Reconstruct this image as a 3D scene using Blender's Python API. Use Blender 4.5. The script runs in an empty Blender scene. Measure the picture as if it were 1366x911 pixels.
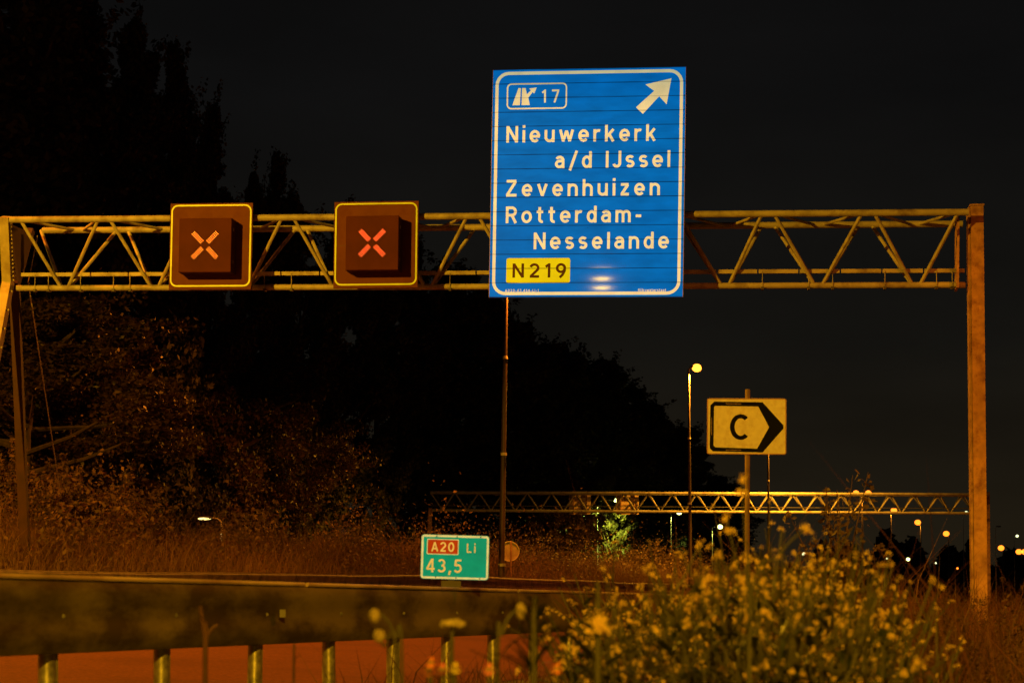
import bpy, bmesh, math, random
import numpy as np
from mathutils import Vector, Matrix

# ------------------------------------------------------------------ camera, world, light, exposure
scene = bpy.context.scene
COL = scene.collection
F_PX, CX, EYE, PITCH, HORIZON = 2660.0, 683.0, 0.63, math.radians(2.5), 810.0
CY = HORIZON - F_PX * math.tan(PITCH)
cam_data = bpy.data.cameras.new('camera')
cam = bpy.data.objects.new('camera', cam_data)
COL.objects.link(cam)
cam.location = (0, 0, EYE)
cam.rotation_euler = (math.pi / 2 + PITCH, 0, 0)
cam_data.sensor_width = 36.0
cam_data.lens = F_PX / 1366 * 36
cam_data.shift_y = (CY - 455.5) / 1366
cam_data.clip_start = 0.1
cam_data.clip_end = 4000
cam_data.dof.use_dof = True
cam_data.dof.focus_distance = 39.0
cam_data.dof.aperture_fstop = 5.8
scene.camera = cam

world = bpy.data.worlds.new('World')
scene.world = world
world.use_nodes = True
wn, wl = world.node_tree.nodes, world.node_tree.links
bgn = wn['Background']
tc = wn.new('ShaderNodeTexCoord')
sep = wn.new('ShaderNodeSeparateXYZ')
ramp = wn.new('ShaderNodeValToRGB')
wl.new(tc.outputs['Generated'], sep.inputs[0])
wl.new(sep.outputs['Z'], ramp.inputs['Fac'])
e = ramp.color_ramp.elements
e[0].position = 0.0; e[0].color = (0.0150, 0.0105, 0.0048, 1)
e[1].position = 1.0; e[1].color = (0.0022, 0.0022, 0.0026, 1)
for pos, c in ((0.06, (0.0108, 0.0082, 0.0046, 1)), (0.13, (0.0062, 0.0056, 0.0044, 1)), (0.25, (0.0042, 0.0041, 0.0041, 1))):
    k = ramp.color_ramp.elements.new(pos); k.color = c
nz = wn.new('ShaderNodeTexNoise'); nz.inputs['Scale'].default_value = 5.0; nz.inputs['Detail'].default_value = 5.0
mp = wn.new('ShaderNodeMapping'); mp.inputs['Scale'].default_value = (1, 1, 3.5)
wl.new(tc.outputs['Generated'], mp.inputs[0]); wl.new(mp.outputs[0], nz.inputs['Vector'])
mr = wn.new('ShaderNodeMapRange'); mr.inputs['From Min'].default_value = 0.35; mr.inputs['From Max'].default_value = 0.75
mr.inputs['To Min'].default_value = 0.9; mr.inputs['To Max'].default_value = 1.3
wl.new(nz.outputs['Fac'], mr.inputs['Value'])
mulc = wn.new('ShaderNodeMixRGB'); mulc.blend_type = 'MULTIPLY'; mulc.inputs['Fac'].default_value = 1
wl.new(ramp.outputs['Color'], mulc.inputs[1]); wl.new(mr.outputs['Result'], mulc.inputs[2])
wl.new(mulc.outputs[0], bgn.inputs['Color'])
bgn.inputs['Strength'].default_value = 1.0

vs = scene.view_settings
vs.view_transform = 'Standard'; vs.look = 'None'; vs.exposure = 0.0; vs.gamma = 1.0; vs.use_curve_mapping = False

SODIUM = (1.0, 0.38, 0.018)

def lamp_light(loc, power, color=SODIUM, radius=0.2, spot=None, blend=0.35, target=None):
    d = bpy.data.lights.new('lamp_light', 'SPOT' if spot else 'POINT')
    d.energy = power; d.color = color; d.shadow_soft_size = radius
    if spot:
        d.spot_size = math.radians(spot); d.spot_blend = blend
    o = bpy.data.objects.new('lamp_light', d)
    COL.objects.link(o); o.location = loc
    if target is not None:
        o.rotation_euler = (Vector(target) - Vector(loc)).to_track_quat('-Z', 'Y').to_euler()
    return o

# street lamps of the same motorway that stand outside the frame and light what is in it
lamp_light((-14.5, 20.5, 12.0), 24500, (1.0, 0.45, 0.010), 0.15, spot=176, blend=0.06)     # left of the frame
lamp_light((6.0, -28.0, 13.0), 64000, (1.0, 0.46, 0.012), 0.2, spot=166, blend=0.06)         # behind the camera
lamp_light((-27, 62, 13.0), 4500, (1.0, 0.26, 0.010), 0.2, spot=150, blend=0.4)             # over the left bushes
lamp_light((14, 23, 12.0), 4200, (1.0, 0.18, 0.006), 0.2, spot=156, blend=0.15)              # right verge
lamp_light((-16, 40, 13.0), 6500, (1.0, 0.20, 0.006), 0.2, spot=140, blend=0.3)             # over the road

# ------------------------------------------------------------------ helpers
def ray(px, py):
    ix = (px - CX) / F_PX; iy = (CY - py) / F_PX
    c, s = math.cos(PITCH), math.sin(PITCH)
    return Vector((ix, c - iy * s, s + iy * c))

def at(px, py, D):
    d = ray(px, py)
    return Vector((0, 0, EYE)) + d * (D / d.y)

def on_plane(px, py, p0, n):
    d = ray(px, py); o = Vector((0, 0, EYE))
    return o + d * ((p0 - o).dot(n) / d.dot(n))

RP0 = Vector((-2.0, 7.8)); RD = Vector((0.2857, 0.9583)); RN = Vector((-0.9583, 0.2857))
def st(x, y):
    v = Vector((x, y)) - RP0
    return v.dot(RN), v.dot(RD)
def xy(s, t):
    v = RP0 + RN * s + RD * t
    return v.x, v.y

PROF = [(-400, -1.0), (-12, -0.95), (-6, -0.72), (-1.0, -0.02), (0, 0.0), (15.3, 0.84), (16.4, 0.92), (20.5, 1.95), (23.5, 2.0), (30, 0.8), (60, 0.6), (900, 0.6)]
PS = np.array([p[0] for p in PROF]); PZ = np.array([p[1] for p in PROF])
def gz(x, y):
    s, t = st(x, y)
    return float(np.interp(s, PS, PZ))

class MB:
    def __init__(self): self.v = []; self.f = []
    def add(self, vs_, fs_):
        b = len(self.v); self.v += [tuple(p) for p in vs_]; self.f += [tuple(b + i for i in f) for f in fs_]
        return self
    def box(self, c, sx, sy, sz, ax=None):
        ax = ax or (Vector((1, 0, 0)), Vector((0, 1, 0)), Vector((0, 0, 1)))
        c = Vector(c); vv = []
        for k in (-1, 1):
            for j in (-1, 1):
                for i in (-1, 1):
                    vv.append(c + ax[0] * (i * sx / 2) + ax[1] * (j * sy / 2) + ax[2] * (k * sz / 2))
        return self.add(vv, [(0, 2, 3, 1), (4, 5, 7, 6), (0, 1, 5, 4), (2, 6, 7, 3), (0, 4, 6, 2), (1, 3, 7, 5)])
    def bar(self, p0, p1, w, h, up=Vector((0, 0, 1))):
        p0, p1 = Vector(p0), Vector(p1); a = p1 - p0; L = a.length; a = a / L
        if abs(a.dot(up)) > 0.98: up = Vector((0, 1, 0))
        side = a.cross(up).normalized(); u = side.cross(a)
        return self.box((p0 + p1) / 2, L, w, h, (a, side, u))
    def tube(self, pts, rad, n=10, caps=True):
        pts = [Vector(p) for p in pts]
        if not isinstance(rad, (list, tuple)): rad = [rad] * len(pts)
        vv, ff = [], []; ref = None
        for i, p in enumerate(pts):
            a = (pts[min(i + 1, len(pts) - 1)] - pts[max(i - 1, 0)]).normalized()
            if ref is None:
                ref = Vector((0, 0, 1)) if abs(a.z) < 0.9 else Vector((1, 0, 0))
            s_ = a.cross(ref).normalized(); u = s_.cross(a).normalized(); ref = u
            for k in range(n):
                q = 2 * math.pi * k / n
                vv.append(p + (s_ * math.cos(q) + u * math.sin(q)) * rad[i])
        for i in range(len(pts) - 1):
            for k in range(n):
                k2 = (k + 1) % n
                ff.append((i * n + k, i * n + k2, (i + 1) * n + k2, (i + 1) * n + k))
        if caps:
            ff.append(tuple(range(n))[::-1]); ff.append(tuple((len(pts) - 1) * n + k for k in range(n)))
        return self.add(vv, ff)
    def prism(self, poly, y0, y1):
        """polygon in local x,z (counter-clockwise from the front), extruded from y0 (front) to y1"""
        n = len(poly)
        vv = [(p[0], y0, p[1]) for p in poly] + [(p[0], y1, p[1]) for p in poly]
        ff = [tuple(range(n)), tuple(range(2 * n - 1, n - 1, -1))]
        for k in range(n):
            k2 = (k + 1) % n
            ff.append((k, n + k, n + k2, k2))
        return self.add(vv, ff)
    def ring(self, outer, inner, y0, y1):
        n = len(outer)
        vv = [(p[0], y0, p[1]) for p in outer] + [(p[0], y0, p[1]) for p in inner] + [(p[0], y1, p[1]) for p in outer] + [(p[0], y1, p[1]) for p in inner]
        ff = []
        for k in range(n):
            k2 = (k + 1) % n
            ff += [(k, k2, n + k2, n + k), (2 * n + k2, 2 * n + k, 3 * n + k, 3 * n + k2), (k2, k, 2 * n + k, 2 * n + k2), (n + k, n + k2, 3 * n + k2, 3 * n + k)]
        return self.add(vv, ff)
    def blob(self, c, rx, ry, rz, seg=10, rings=6):
        c = Vector(c); vv = [c + Vector((0, 0, rz))]; ff = []
        for i in range(1, rings):
            a = math.pi * i / rings
            for k in range(seg):
                b = 2 * math.pi * k / seg
                vv.append(c + Vector((rx * math.sin(a) * math.cos(b), ry * math.sin(a) * math.sin(b), rz * math.cos(a))))
        vv.append(c - Vector((0, 0, rz)))
        for k in range(seg):
            k2 = (k + 1) % seg
            ff.append((0, 1 + k, 1 + k2))
            for i in range(rings - 2):
                ff.append((1 + i * seg + k, 1 + (i + 1) * seg + k, 1 + (i + 1) * seg + k2, 1 + i * seg + k2))
            ff.append((len(vv) - 1, 1 + (rings - 2) * seg + k2, 1 + (rings - 2) * seg + k))
        return self.add(vv, ff)
    def mesh(self, name, mat, smooth=False, fix=True):
        me = bpy.data.meshes.new(name)
        me.from_pydata(self.v, [], self.f); me.materials.append(mat)
        if fix and len(self.f) < 20000:
            bm = bmesh.new(); bm.from_mesh(me); bmesh.ops.recalc_face_normals(bm, faces=bm.faces); bm.to_mesh(me); bm.free()
        if smooth:
            me.shade_smooth()
            try: me.set_sharp_from_angle(angle=math.radians(40))
            except Exception: pass
        me.update()
        return me
    def build(self, name, mat, parent=None, smooth=False, fix=True):
        o = bpy.data.objects.new(name, self.mesh(name, mat, smooth, fix))
        COL.objects.link(o)
        if parent is not None: o.parent = parent
        return o

def tag(o, label, cat, group=None, kind=None):
    if label: o['label'] = label
    if cat: o['category'] = cat
    if group: o['group'] = group
    if kind: o['kind'] = kind
    return o
def thing(name, label, cat, loc=(0, 0, 0), group=None, rot=None):
    o = bpy.data.objects.new(name, None); COL.objects.link(o)
    o.location = loc; o.empty_display_size = 0.3
    if rot is not None: o.rotation_euler = rot
    return tag(o, label, cat, group)
def frame_matrix(o, x, y, z, loc):
    m = Matrix.Identity(4)
    for i, a in enumerate((x, y, z)):
        for r in range(3): m[r][i] = a[r]
    for r in range(3): m[r][3] = loc[r]
    o.matrix_world = m
def copy_tree(o, parent=None):
    c = o.copy(); COL.objects.link(c)
    if parent is not None: c.parent = parent
    for ch in list(o.children): copy_tree(ch, c)
    return c

# ------------------------------------------------------------------ materials
def mat(name, color, rough=0.6, metal=0.0, var=0.25, scale=4.0, dirt=None, dirt_amt=0.5, dirt_scale=2.5, dirt_lo=0.48, dirt_hi=0.66, emit=None, emit_s=1.0,
        spec=0.4, bump=0.0, coord='Object', stretch=(1, 1, 1), translucent=0.0, seam=None, coat=0.0, seam_lo=0.08, seam_hi=0.6):
    m = bpy.data.materials.new(name); m.use_nodes = True
    N, L = m.node_tree.nodes, m.node_tree.links
    b = N['Principled BSDF']
    t = N.new('ShaderNodeTexCoord'); mpn = N.new('ShaderNodeMapping'); mpn.inputs['Scale'].default_value = stretch
    L.new(t.outputs[coord], mpn.inputs[0])
    n1 = N.new('ShaderNodeTexNoise'); n1.inputs['Scale'].default_value = scale; n1.inputs['Detail'].default_value = 6
    L.new(mpn.outputs[0], n1.inputs['Vector'])
    r = N.new('ShaderNodeMapRange'); r.inputs['From Min'].default_value = 0.3; r.inputs['From Max'].default_value = 0.7
    r.inputs['To Min'].default_value = 1 - var; r.inputs['To Max'].default_value = 1 + var
    L.new(n1.outputs['Fac'], r.inputs['Value'])
    mx = N.new('ShaderNodeMixRGB'); mx.blend_type = 'MULTIPLY'; mx.inputs['Fac'].default_value = 1
    mx.inputs[1].default_value = (*color, 1); L.new(r.outputs['Result'], mx.inputs[2])
    out = mx.outputs[0]
    if dirt:
        n2 = N.new('ShaderNodeTexNoise'); n2.inputs['Scale'].default_value = dirt_scale; n2.inputs['Detail'].default_value = 8; n2.inputs['Roughness'].default_value = 0.65
        L.new(mpn.outputs[0], n2.inputs['Vector'])
        r2 = N.new('ShaderNodeMapRange'); r2.inputs['From Min'].default_value = dirt_lo; r2.inputs['From Max'].default_value = dirt_hi
        r2.inputs['To Max'].default_value = dirt_amt
        L.new(n2.outputs['Fac'], r2.inputs['Value'])
        m2 = N.new('ShaderNodeMixRGB'); L.new(r2.outputs['Result'], m2.inputs['Fac']); L.new(out, m2.inputs[1]); m2.inputs[2].default_value = (*dirt, 1)
        out = m2.outputs[0]
    seam_fac = None
    if seam:
        period, offset, half = seam
        sx = N.new('ShaderNodeSeparateXYZ'); L.new(t.outputs['Object'], sx.inputs[0])
        a1 = N.new('ShaderNodeMath'); a1.operation = 'SUBTRACT'; L.new(sx.outputs['Z'], a1.inputs[0]); a1.inputs[1].default_value = offset
        a2 = N.new('ShaderNodeMath'); a2.operation = 'PINGPONG'; L.new(a1.outputs[0], a2.inputs[0]); a2.inputs[1].default_value = period / 2
        n3 = N.new('ShaderNodeTexNoise'); n3.inputs['Scale'].default_value = 2.2; n3.inputs['Detail'].default_value = 4; L.new(t.outputs['Object'], n3.inputs['Vector'])
        a3 = N.new('ShaderNodeMapRange'); a3.inputs['From Min'].default_value = half * 0.5; a3.inputs['From Max'].default_value = half * 1.6
        L.new(a2.outputs[0], a3.inputs['Value'])
        a4 = N.new('ShaderNodeMapRange'); a4.inputs['From Min'].default_value = 0.3; a4.inputs['From Max'].default_value = 0.7
        a4.inputs['To Min'].default_value = seam_lo; a4.inputs['To Max'].default_value = seam_hi; L.new(n3.outputs['Fac'], a4.inputs['Value'])
        a5 = N.new('ShaderNodeMath'); a5.operation = 'MAXIMUM'; L.new(a3.outputs['Result'], a5.inputs[0]); L.new(a4.outputs['Result'], a5.inputs[1])
        mm = N.new('ShaderNodeMixRGB'); mm.blend_type = 'MULTIPLY'; mm.inputs['Fac'].default_value = 1
        L.new(out, mm.inputs[1]); L.new(a5.outputs[0], mm.inputs[2]); out = mm.outputs[0]
        seam_fac = a5.outputs[0]
    L.new(out, b.inputs['Base Color'])
    b.inputs['Roughness'].default_value = rough; b.inputs['Metallic'].default_value = metal
    b.inputs['Specular IOR Level'].default_value = spec
    if coat: b.inputs['Coat Weight'].default_value = coat; b.inputs['Coat Roughness'].default_value = 0.045
    if emit:
        em = N.new('ShaderNodeMixRGB'); em.blend_type = 'MULTIPLY'; em.inputs['Fac'].default_value = 1
        em.inputs[1].default_value = (*emit, 1); L.new(r.outputs['Result'], em.inputs[2]); eo = em.outputs[0]
        if seam_fac:
            e2 = N.new('ShaderNodeMixRGB'); e2.blend_type = 'MULTIPLY'; e2.inputs['Fac'].default_value = 1
            L.new(eo, e2.inputs[1]); L.new(seam_fac, e2.inputs[2]); eo = e2.outputs[0]
        L.new(eo, b.inputs['Emission Color']); b.inputs['Emission Strength'].default_value = emit_s
    if bump:
        bn = N.new('ShaderNodeBump'); bn.inputs['Strength'].default_value = bump; bn.inputs['Distance'].default_value = 0.02
        L.new(n1.outputs['Fac'], bn.inputs['Height']); L.new(bn.outputs[0], b.inputs['Normal'])
    if translucent:
        tr = N.new('ShaderNodeBsdfTranslucent'); L.new(out, tr.inputs['Color'])
        ms = N.new('ShaderNodeMixShader'); ms.inputs['Fac'].default_value = translucent
        L.new(b.outputs[0], ms.inputs[1]); L.new(tr.outputs[0], ms.inputs[2])
        L.new(ms.outputs[0], N['Material Output'].inputs['Surface'])
    return m

def lens_mat(name, color, s):
    m = bpy.data.materials.new(name); m.use_nodes = True
    b = m.node_tree.nodes['Principled BSDF']
    b.inputs['Base Color'].default_value = (0.8, 0.8, 0.8, 1)
    b.inputs['Emission Color'].default_value = (*color, 1); b.inputs['Emission Strength'].default_value = s
    return m

M = {}
M['steel'] = mat('painted_steel', (0.36, 0.34, 0.27), 0.55, var=0.18, scale=3, dirt=(0.10, 0.055, 0.03), dirt_amt=0.65, dirt_scale=3.5, bump=0.1)
M['rusty'] = mat('weathered_steel', (0.38, 0.215, 0.12), 0.7, var=0.3, scale=5, dirt=(0.16, 0.06, 0.03), dirt_amt=0.8, dirt_scale=4, bump=0.2)
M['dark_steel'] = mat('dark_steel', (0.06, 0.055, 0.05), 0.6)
M['galv'] = mat('galvanised_steel', (0.115, 0.100, 0.042), 0.6, metal=0.0, spec=0.15, var=0.4, scale=2.0, dirt=(0.018, 0.013, 0.007), dirt_amt=0.8, dirt_scale=2.2, dirt_lo=0.43, dirt_hi=0.60, stretch=(0.7, 0.7, 2.0))  # dark blotches mix grime with branch shadows painted into the colour
M['galv_post'] = mat('galvanised_post', (0.42, 0.42, 0.27), 0.34, metal=0.7, var=0.4, scale=14, dirt=(0.03, 0.03, 0.02), dirt_amt=0.7, dirt_scale=9)
M['pole'] = mat('lamp_pole_paint', (0.065, 0.045, 0.036), 0.5, var=0.15)
M['collar'] = mat('pole_band', (0.7, 0.65, 0.55), 0.4, var=0.1)
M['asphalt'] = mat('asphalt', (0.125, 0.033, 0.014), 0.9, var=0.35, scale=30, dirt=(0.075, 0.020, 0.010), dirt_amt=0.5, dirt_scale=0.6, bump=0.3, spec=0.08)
M['paint'] = mat('road_paint', (0.7, 0.7, 0.68), 0.6, var=0.2, scale=6, dirt=(0.1, 0.08, 0.07), dirt_amt=0.6)
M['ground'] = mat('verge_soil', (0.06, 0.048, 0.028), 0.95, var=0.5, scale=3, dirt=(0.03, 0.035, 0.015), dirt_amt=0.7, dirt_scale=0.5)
M['leaf'] = mat('tree_leaf', (0.060, 0.062, 0.022), 0.55, var=0.5, scale=0.8, translucent=0.2)
M['leaf_near'] = mat('near_tree_leaf', (0.060, 0.034, 0.015), 0.45, var=0.6, scale=0.9, translucent=0.2, spec=0.3)
M['leaf_dark'] = mat('poplar_leaf', (0.038, 0.036, 0.014), 0.6, var=0.5, scale=0.5)
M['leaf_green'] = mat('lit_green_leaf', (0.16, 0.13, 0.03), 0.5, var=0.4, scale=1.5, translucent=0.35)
M['shrub'] = mat('shrub_leaf', (0.11, 0.066, 0.032), 0.7, var=0.5, scale=1.2, translucent=0.2)
M['bark'] = mat('bark', (0.075, 0.05, 0.034), 0.9, var=0.4, scale=6, bump=0.4, stretch=(1, 1, 0.3))
M['grass_far'] = mat('dry_tall_grass', (0.13, 0.07, 0.036), 0.8, var=0.55, scale=0.35, translucent=0.2)
M['grass_near'] = mat('verge_grass_blade', (0.115, 0.045, 0.017), 0.7, var=0.7, scale=1.4, translucent=0.3)
M['stem'] = mat('weed_stem', (0.055, 0.055, 0.018), 0.6, var=0.3, translucent=0.1)
M['weed_leaf'] = mat('weed_leaf', (0.030, 0.042, 0.012), 0.5, var=0.4, scale=9, translucent=0.25)
M['petal'] = mat('pale_yellow_petal', (0.76, 0.58, 0.17), 0.6, var=0.25, scale=30, translucent=0.35)
M['bud'] = mat('seed_head', (0.30, 0.25, 0.10), 0.7, var=0.3, scale=60)
M['pink'] = mat('pink_petal', (0.85, 0.25, 0.42), 0.6, translucent=0.3)
M['orange'] = mat('orange_petal', (0.9, 0.32, 0.08), 0.6, translucent=0.3)
M['yellow'] = mat('yellow_petal', (0.85, 0.75, 0.10), 0.6, translucent=0.3)
M['dry'] = mat('dry_stalk', (0.075, 0.034, 0.016), 0.8, var=0.4, scale=12, translucent=0.1)

# ------------------------------------------------------------------ ground, road
def sheet(name, svals, tvals, dz, m, kind='structure'):
    vv, ff = [], []
    for t in tvals:
        for s in svals:
            x, y = xy(s, t); vv.append((x, y, float(np.interp(s, PS, PZ)) + dz))
    n = len(svals)
    for i in range(len(tvals) - 1):
        for j in range(n - 1):
            ff.append((i * n + j, i * n + j + 1, (i + 1) * n + j + 1, (i + 1) * n + j))
    b = MB(); b.v, b.f = vv, ff
    o = b.build(name, m, None, fix=True); o['kind'] = kind
    return o
ts = [-60, -20, 0, 20, 40, 70, 100, 140, 200, 300, 500, 900, 1600]
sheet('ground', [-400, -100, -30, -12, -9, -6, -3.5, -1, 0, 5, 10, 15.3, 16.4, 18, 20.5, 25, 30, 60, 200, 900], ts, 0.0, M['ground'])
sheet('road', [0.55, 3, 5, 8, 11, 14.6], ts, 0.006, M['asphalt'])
b = MB()
def strip(s0, s1, t0, t1):
    vv = []
    for s, t in ((s0, t0), (s1, t0), (s1, t1), (s0, t1)):
        x, y = xy(s, t); vv.append((x, y, float(np.interp(s, PS, PZ)) + 0.011))
    b.add(vv, [(0, 1, 2, 3)])
strip(14.2, 14.4, -40, 400)
for k in range(-4, 30):
    strip(5.2, 5.35, k * 12, k * 12 + 3); strip(8.9, 9.05, k * 12 + 2, k * 12 + 5)
o = b.build('road_markings', M['paint']); o['kind'] = 'structure'

# ------------------------------------------------------------------ guardrails
# W-beam profile: (offset towards the camera side, height from the beam's bottom)
WP = [(0.0, 0.0), (0.036, 0.004), (0.051, 0.03), (0.056, 0.06), (0.054, 0.09), (0.046, 0.12), (0.041, 0.155), (0.046, 0.19), (0.054, 0.22), (0.056, 0.25), (0.050, 0.28), (0.036, 0.303), (0.0, 0.31)]
def beam(b, s0, t0, t1, zb, side, lap=4.0, jitter=0.0, seed=1):
    rnd = random.Random(seed); t = t0
    k = 0
    while t < t1:
        te = min(t + lap + 0.12, t1 + 0.1)
        off = 0.004 * (k % 2); zj = rnd.uniform(-jitter, jitter); zj2 = rnd.uniform(-jitter, jitter)
        n = len(WP); vv = []
        for th in (0.0, 0.004):
            for tt, zz in ((t, zj), (te, zj2)):
                for o_, h in WP:
                    s_ = s0 + side * (o_ - th + off); x, y = xy(s_, tt)
                    vv.append((x, y, zb(s0, tt) + h + zz))
        ff = []
        for i in range(n - 1):
            ff.append((i, i + 1, n + i + 1, n + i)); ff.append((2 * n + i + 1, 2 * n + i, 3 * n + i, 3 * n + i + 1))
            ff.append((i + 1, i, 2 * n + i, 2 * n + i + 1)); ff.append((n + i, n + i + 1, 3 * n + i + 1, 3 * n + i))
        ff.append((0, n, 3 * n, 2 * n)); ff.append((n - 1, 3 * n - 1, 4 * n - 1, 2 * n - 1))
        b.add(vv, ff); t += lap; k += 1

x0, y0 = xy(0, 0)
rail = thing('guardrail', 'long galvanised steel guardrail on posts nearest to the camera, grey-green beam with dirt and painted shadow blotches', 'guardrail', (0, 0, 0))
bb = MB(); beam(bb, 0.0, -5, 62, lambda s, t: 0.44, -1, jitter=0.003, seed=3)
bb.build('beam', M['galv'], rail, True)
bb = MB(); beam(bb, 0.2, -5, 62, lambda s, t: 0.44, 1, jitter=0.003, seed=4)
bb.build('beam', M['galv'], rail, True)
# top cap strip between the two beams
cap = MB()
for t in range(-5, 62, 4):
    a = Vector((*xy(0.1, t), 0.757)); c = Vector((*xy(0.1, t + 3.94), 0.757)); cap.bar(a, c, 0.19, 0.008)
edge = MB()  # tube added to catch light, its paler colour paints the lit top lip
for t in range(-5, 62, 4): edge.tube([(*xy(-0.045, t + 0.01), 0.752), (*xy(-0.045, t + 3.97), 0.752)], 0.011, 8)
edge.build('lit_edge', mat('lit_edge_zinc', (0.42, 0.34, 0.22), 0.5, var=0.4, scale=1.2, dirt=(0.15, 0.08, 0.04), dirt_amt=0.7, dirt_scale=1.5), rail, True)
cap.build('top_strip', mat('rail_top_zinc', (0.34, 0.30, 0.20), 0.5, metal=0.2, var=0.35, scale=1.5, dirt=(0.12, 0.06, 0.03), dirt_amt=0.7), rail)
t_posts = [0.43 + 1.034 * k for k in range(-2, 32)]
pm = MB()
pm.tube([(0, 0, -0.25), (0, 0, 0.70)], 0.036, 12)
pm.box((0.034, 0, 0.2), 0.02, 0.03, 0.95)
pmesh = pm.mesh('post', M['galv_post'], smooth=True)
for t in t_posts:
    o = bpy.data.objects.new('post', pmesh); COL.objects.link(o); o.parent = rail
    o.location = (*xy(0.035, t), 0.0); o.rotation_euler = (0, random.Random(int(t * 9)).uniform(-0.02, 0.02), random.Random(int(t * 7)).uniform(-0.3, 0.3) + 0.9)
for k, t in enumerate((2.6, 14.2, 26)):
    r = MB(); x, y = xy(-0.082, t); r.box((x, y, 0.60), 0.03, 0.03, 0.04)
    r.build('reflector', mat('reflector_%d' % k, (0.16, 0.16, 0.14), 0.3), rail)
bo = MB()
for t in t_posts[::1]:
    x, y = xy(-0.02, t); bo.tube([(x, y, 0.595), (x + 0.02, y - 0.03, 0.595)], 0.009, 8)
bo.build('bolts', M['galv_post'], rail)

fr = thing('guardrail', 'far steel guardrail along the opposite edge of the road, thin lit top edge', 'guardrail', (0, 0, 0))
FS = 15.0
fz = lambda s, t: float(np.interp(t, [14, 31.7, 38.9, 47.9, 57.3, 88.6, 150], [1.25, 1.38, 1.47, 1.60, 1.65, 1.72, 1.75])) - 0.33 + 0.02 * math.sin(t * 0.4)
bb = MB(); beam(bb, FS, 14, 150, fz, -1, jitter=0.006, seed=7); bb.build('beam', mat('far_rail_steel', (0.20, 0.15, 0.10), 0.6, var=0.3, dirt=(0.04, 0.03, 0.02), dirt_amt=0.8), fr)
cap = MB()
for t in range(14, 150, 4):
    cap.bar((*xy(FS + 0.06, t), fz(FS, t) + 0.318), (*xy(FS + 0.06, t + 4), fz(FS, t + 4) + 0.318), 0.16, 0.02)
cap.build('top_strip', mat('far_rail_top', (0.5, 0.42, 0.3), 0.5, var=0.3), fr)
fp = MB().box((0, 0, 0.0), 0.09, 0.06, 0.7).mesh('post', M['galv_post'])
for k in range(0, 68):
    t = 14 + 2 * k
    o = bpy.data.objects.new('post', fp); COL.objects.link(o); o.parent = fr; o.location = (*xy(FS + 0.1, t), 0.9); o.rotation_euler = (0, 0, -0.29)

# ------------------------------------------------------------------ main gantry
gL = at(15, 293.4, 39.6); gR = at(1292, 283.2, 37.2)
gx = (gR - gL).normalized()
gy = Vector((-gx.y, gx.x, 0)).normalized()       # away from the camera
gzv = gx.cross(gy).normalized()
GL = (gR - gL).length
DEP = 1.15
bl = on_plane(22, 384.6, gL + gy * DEP / 2, gy); br = on_plane(1288, 380.2, gL + gy * DEP / 2, gy)
def fc(u): return gL + (gR - gL) * u               # front top chord, u in 0..1
def rc(u): return fc(u) + gy * DEP                 # rear top chord
def bc(u): return bl + (br - bl) * u               # bottom chord
def u_of(px):                                      # chord parameter seen at a column of the photo
    p = on_plane(px, 340, gL + gy * 0.2, gy); return (p - gL).dot(gx) / GL
gan = thing('gantry', 'yellow lit steel lattice gantry spanning the road and carrying the large blue sign', 'gantry', (0, 0, 0))
def split_tube(b, fn, u0, u1, r, seg=6):
    b.tube([fn(u0 + (u1 - u0) * i / seg) for i in range(seg + 1)], r, 12)
b = MB(); split_tube(b, fc, -0.002, 1, 0.066); b.build('top_chord', M['steel'], gan, True)
b = MB(); split_tube(b, rc, 0.012, 1, 0.066); b.build('top_chord', M['steel'], gan, True)
b = MB(); split_tube(b, bc, 0.0, 1, 0.06); b.build('bottom_chord', M['steel'], gan, True)
bots = [83, 204, 325, 447, 570, 697, 830, 968, 1093, 1224]
tops = [20, 142, 264, 386, 508, 632, 762, 898, 1024, 1157, 1289]
front, rear, lace = MB(), MB(), MB()
ub = [u_of(p) for p in bots]; ut = [max(0.004, min(0.996, u_of(p))) for p in tops]
g = 0.006
for i, u in enumerate(ub):
    for k, sgn in ((i, -1), (i + 1, 1)):
        if k < len(ut):
            front.tube([bc(u + sgn * g * 0.6), fc(ut[k] - sgn * g)], 0.036, 8)
            rear.tube([bc(u + sgn * g * 0.6) + gy * 0.05, rc(ut[k] - sgn * g)], 0.036, 8)
for i in range(len(ut) - 1):
    um = ub[i]
    lace.tube([fc(ut[i] + g), rc(um - 0.004)], 0.03, 8); lace.tube([rc(um + 0.004), fc(ut[i + 1] - g)], 0.03, 8)
front.build('front_diagonals', M['steel'], gan, True); rear.build('rear_diagonals', M['steel'], gan, True)
lace.build('top_lacing', M['steel'], gan, True)
b = MB()
up = Vector((0, 0, 0.27))
for i in range(24):
    u0, u1 = i / 24 + 0.0008, (i + 1) / 24 - 0.0008
    b.bar(bc(max(u0, 0.006)) + up - gy * 0.02, bc(u1) + up - gy * 0.02, 0.06, 0.075)
b.build('cable_tray', M['steel'], gan)
b = MB(); c2 = MB()
for px in (45, 63, 106, 150, 172, 352, 388, 600, 1018, 1080, 1112, 1182, 1251, 1272):
    u = u_of(px); p = bc(u)
    b.tube([p + Vector((0, 0, -0.02)) - gy * 0.075, p + up - gy * 0.06], 0.007, 6)
    c2.box(p + Vector((0, 0, -0.06)) - gy * 0.03, 0.05, 0.12, 0.05, (gx, gy, gzv))
b.build('hanger_rods', M['steel'], gan); c2.build('clamps', M['dark_steel'], gan)
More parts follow.
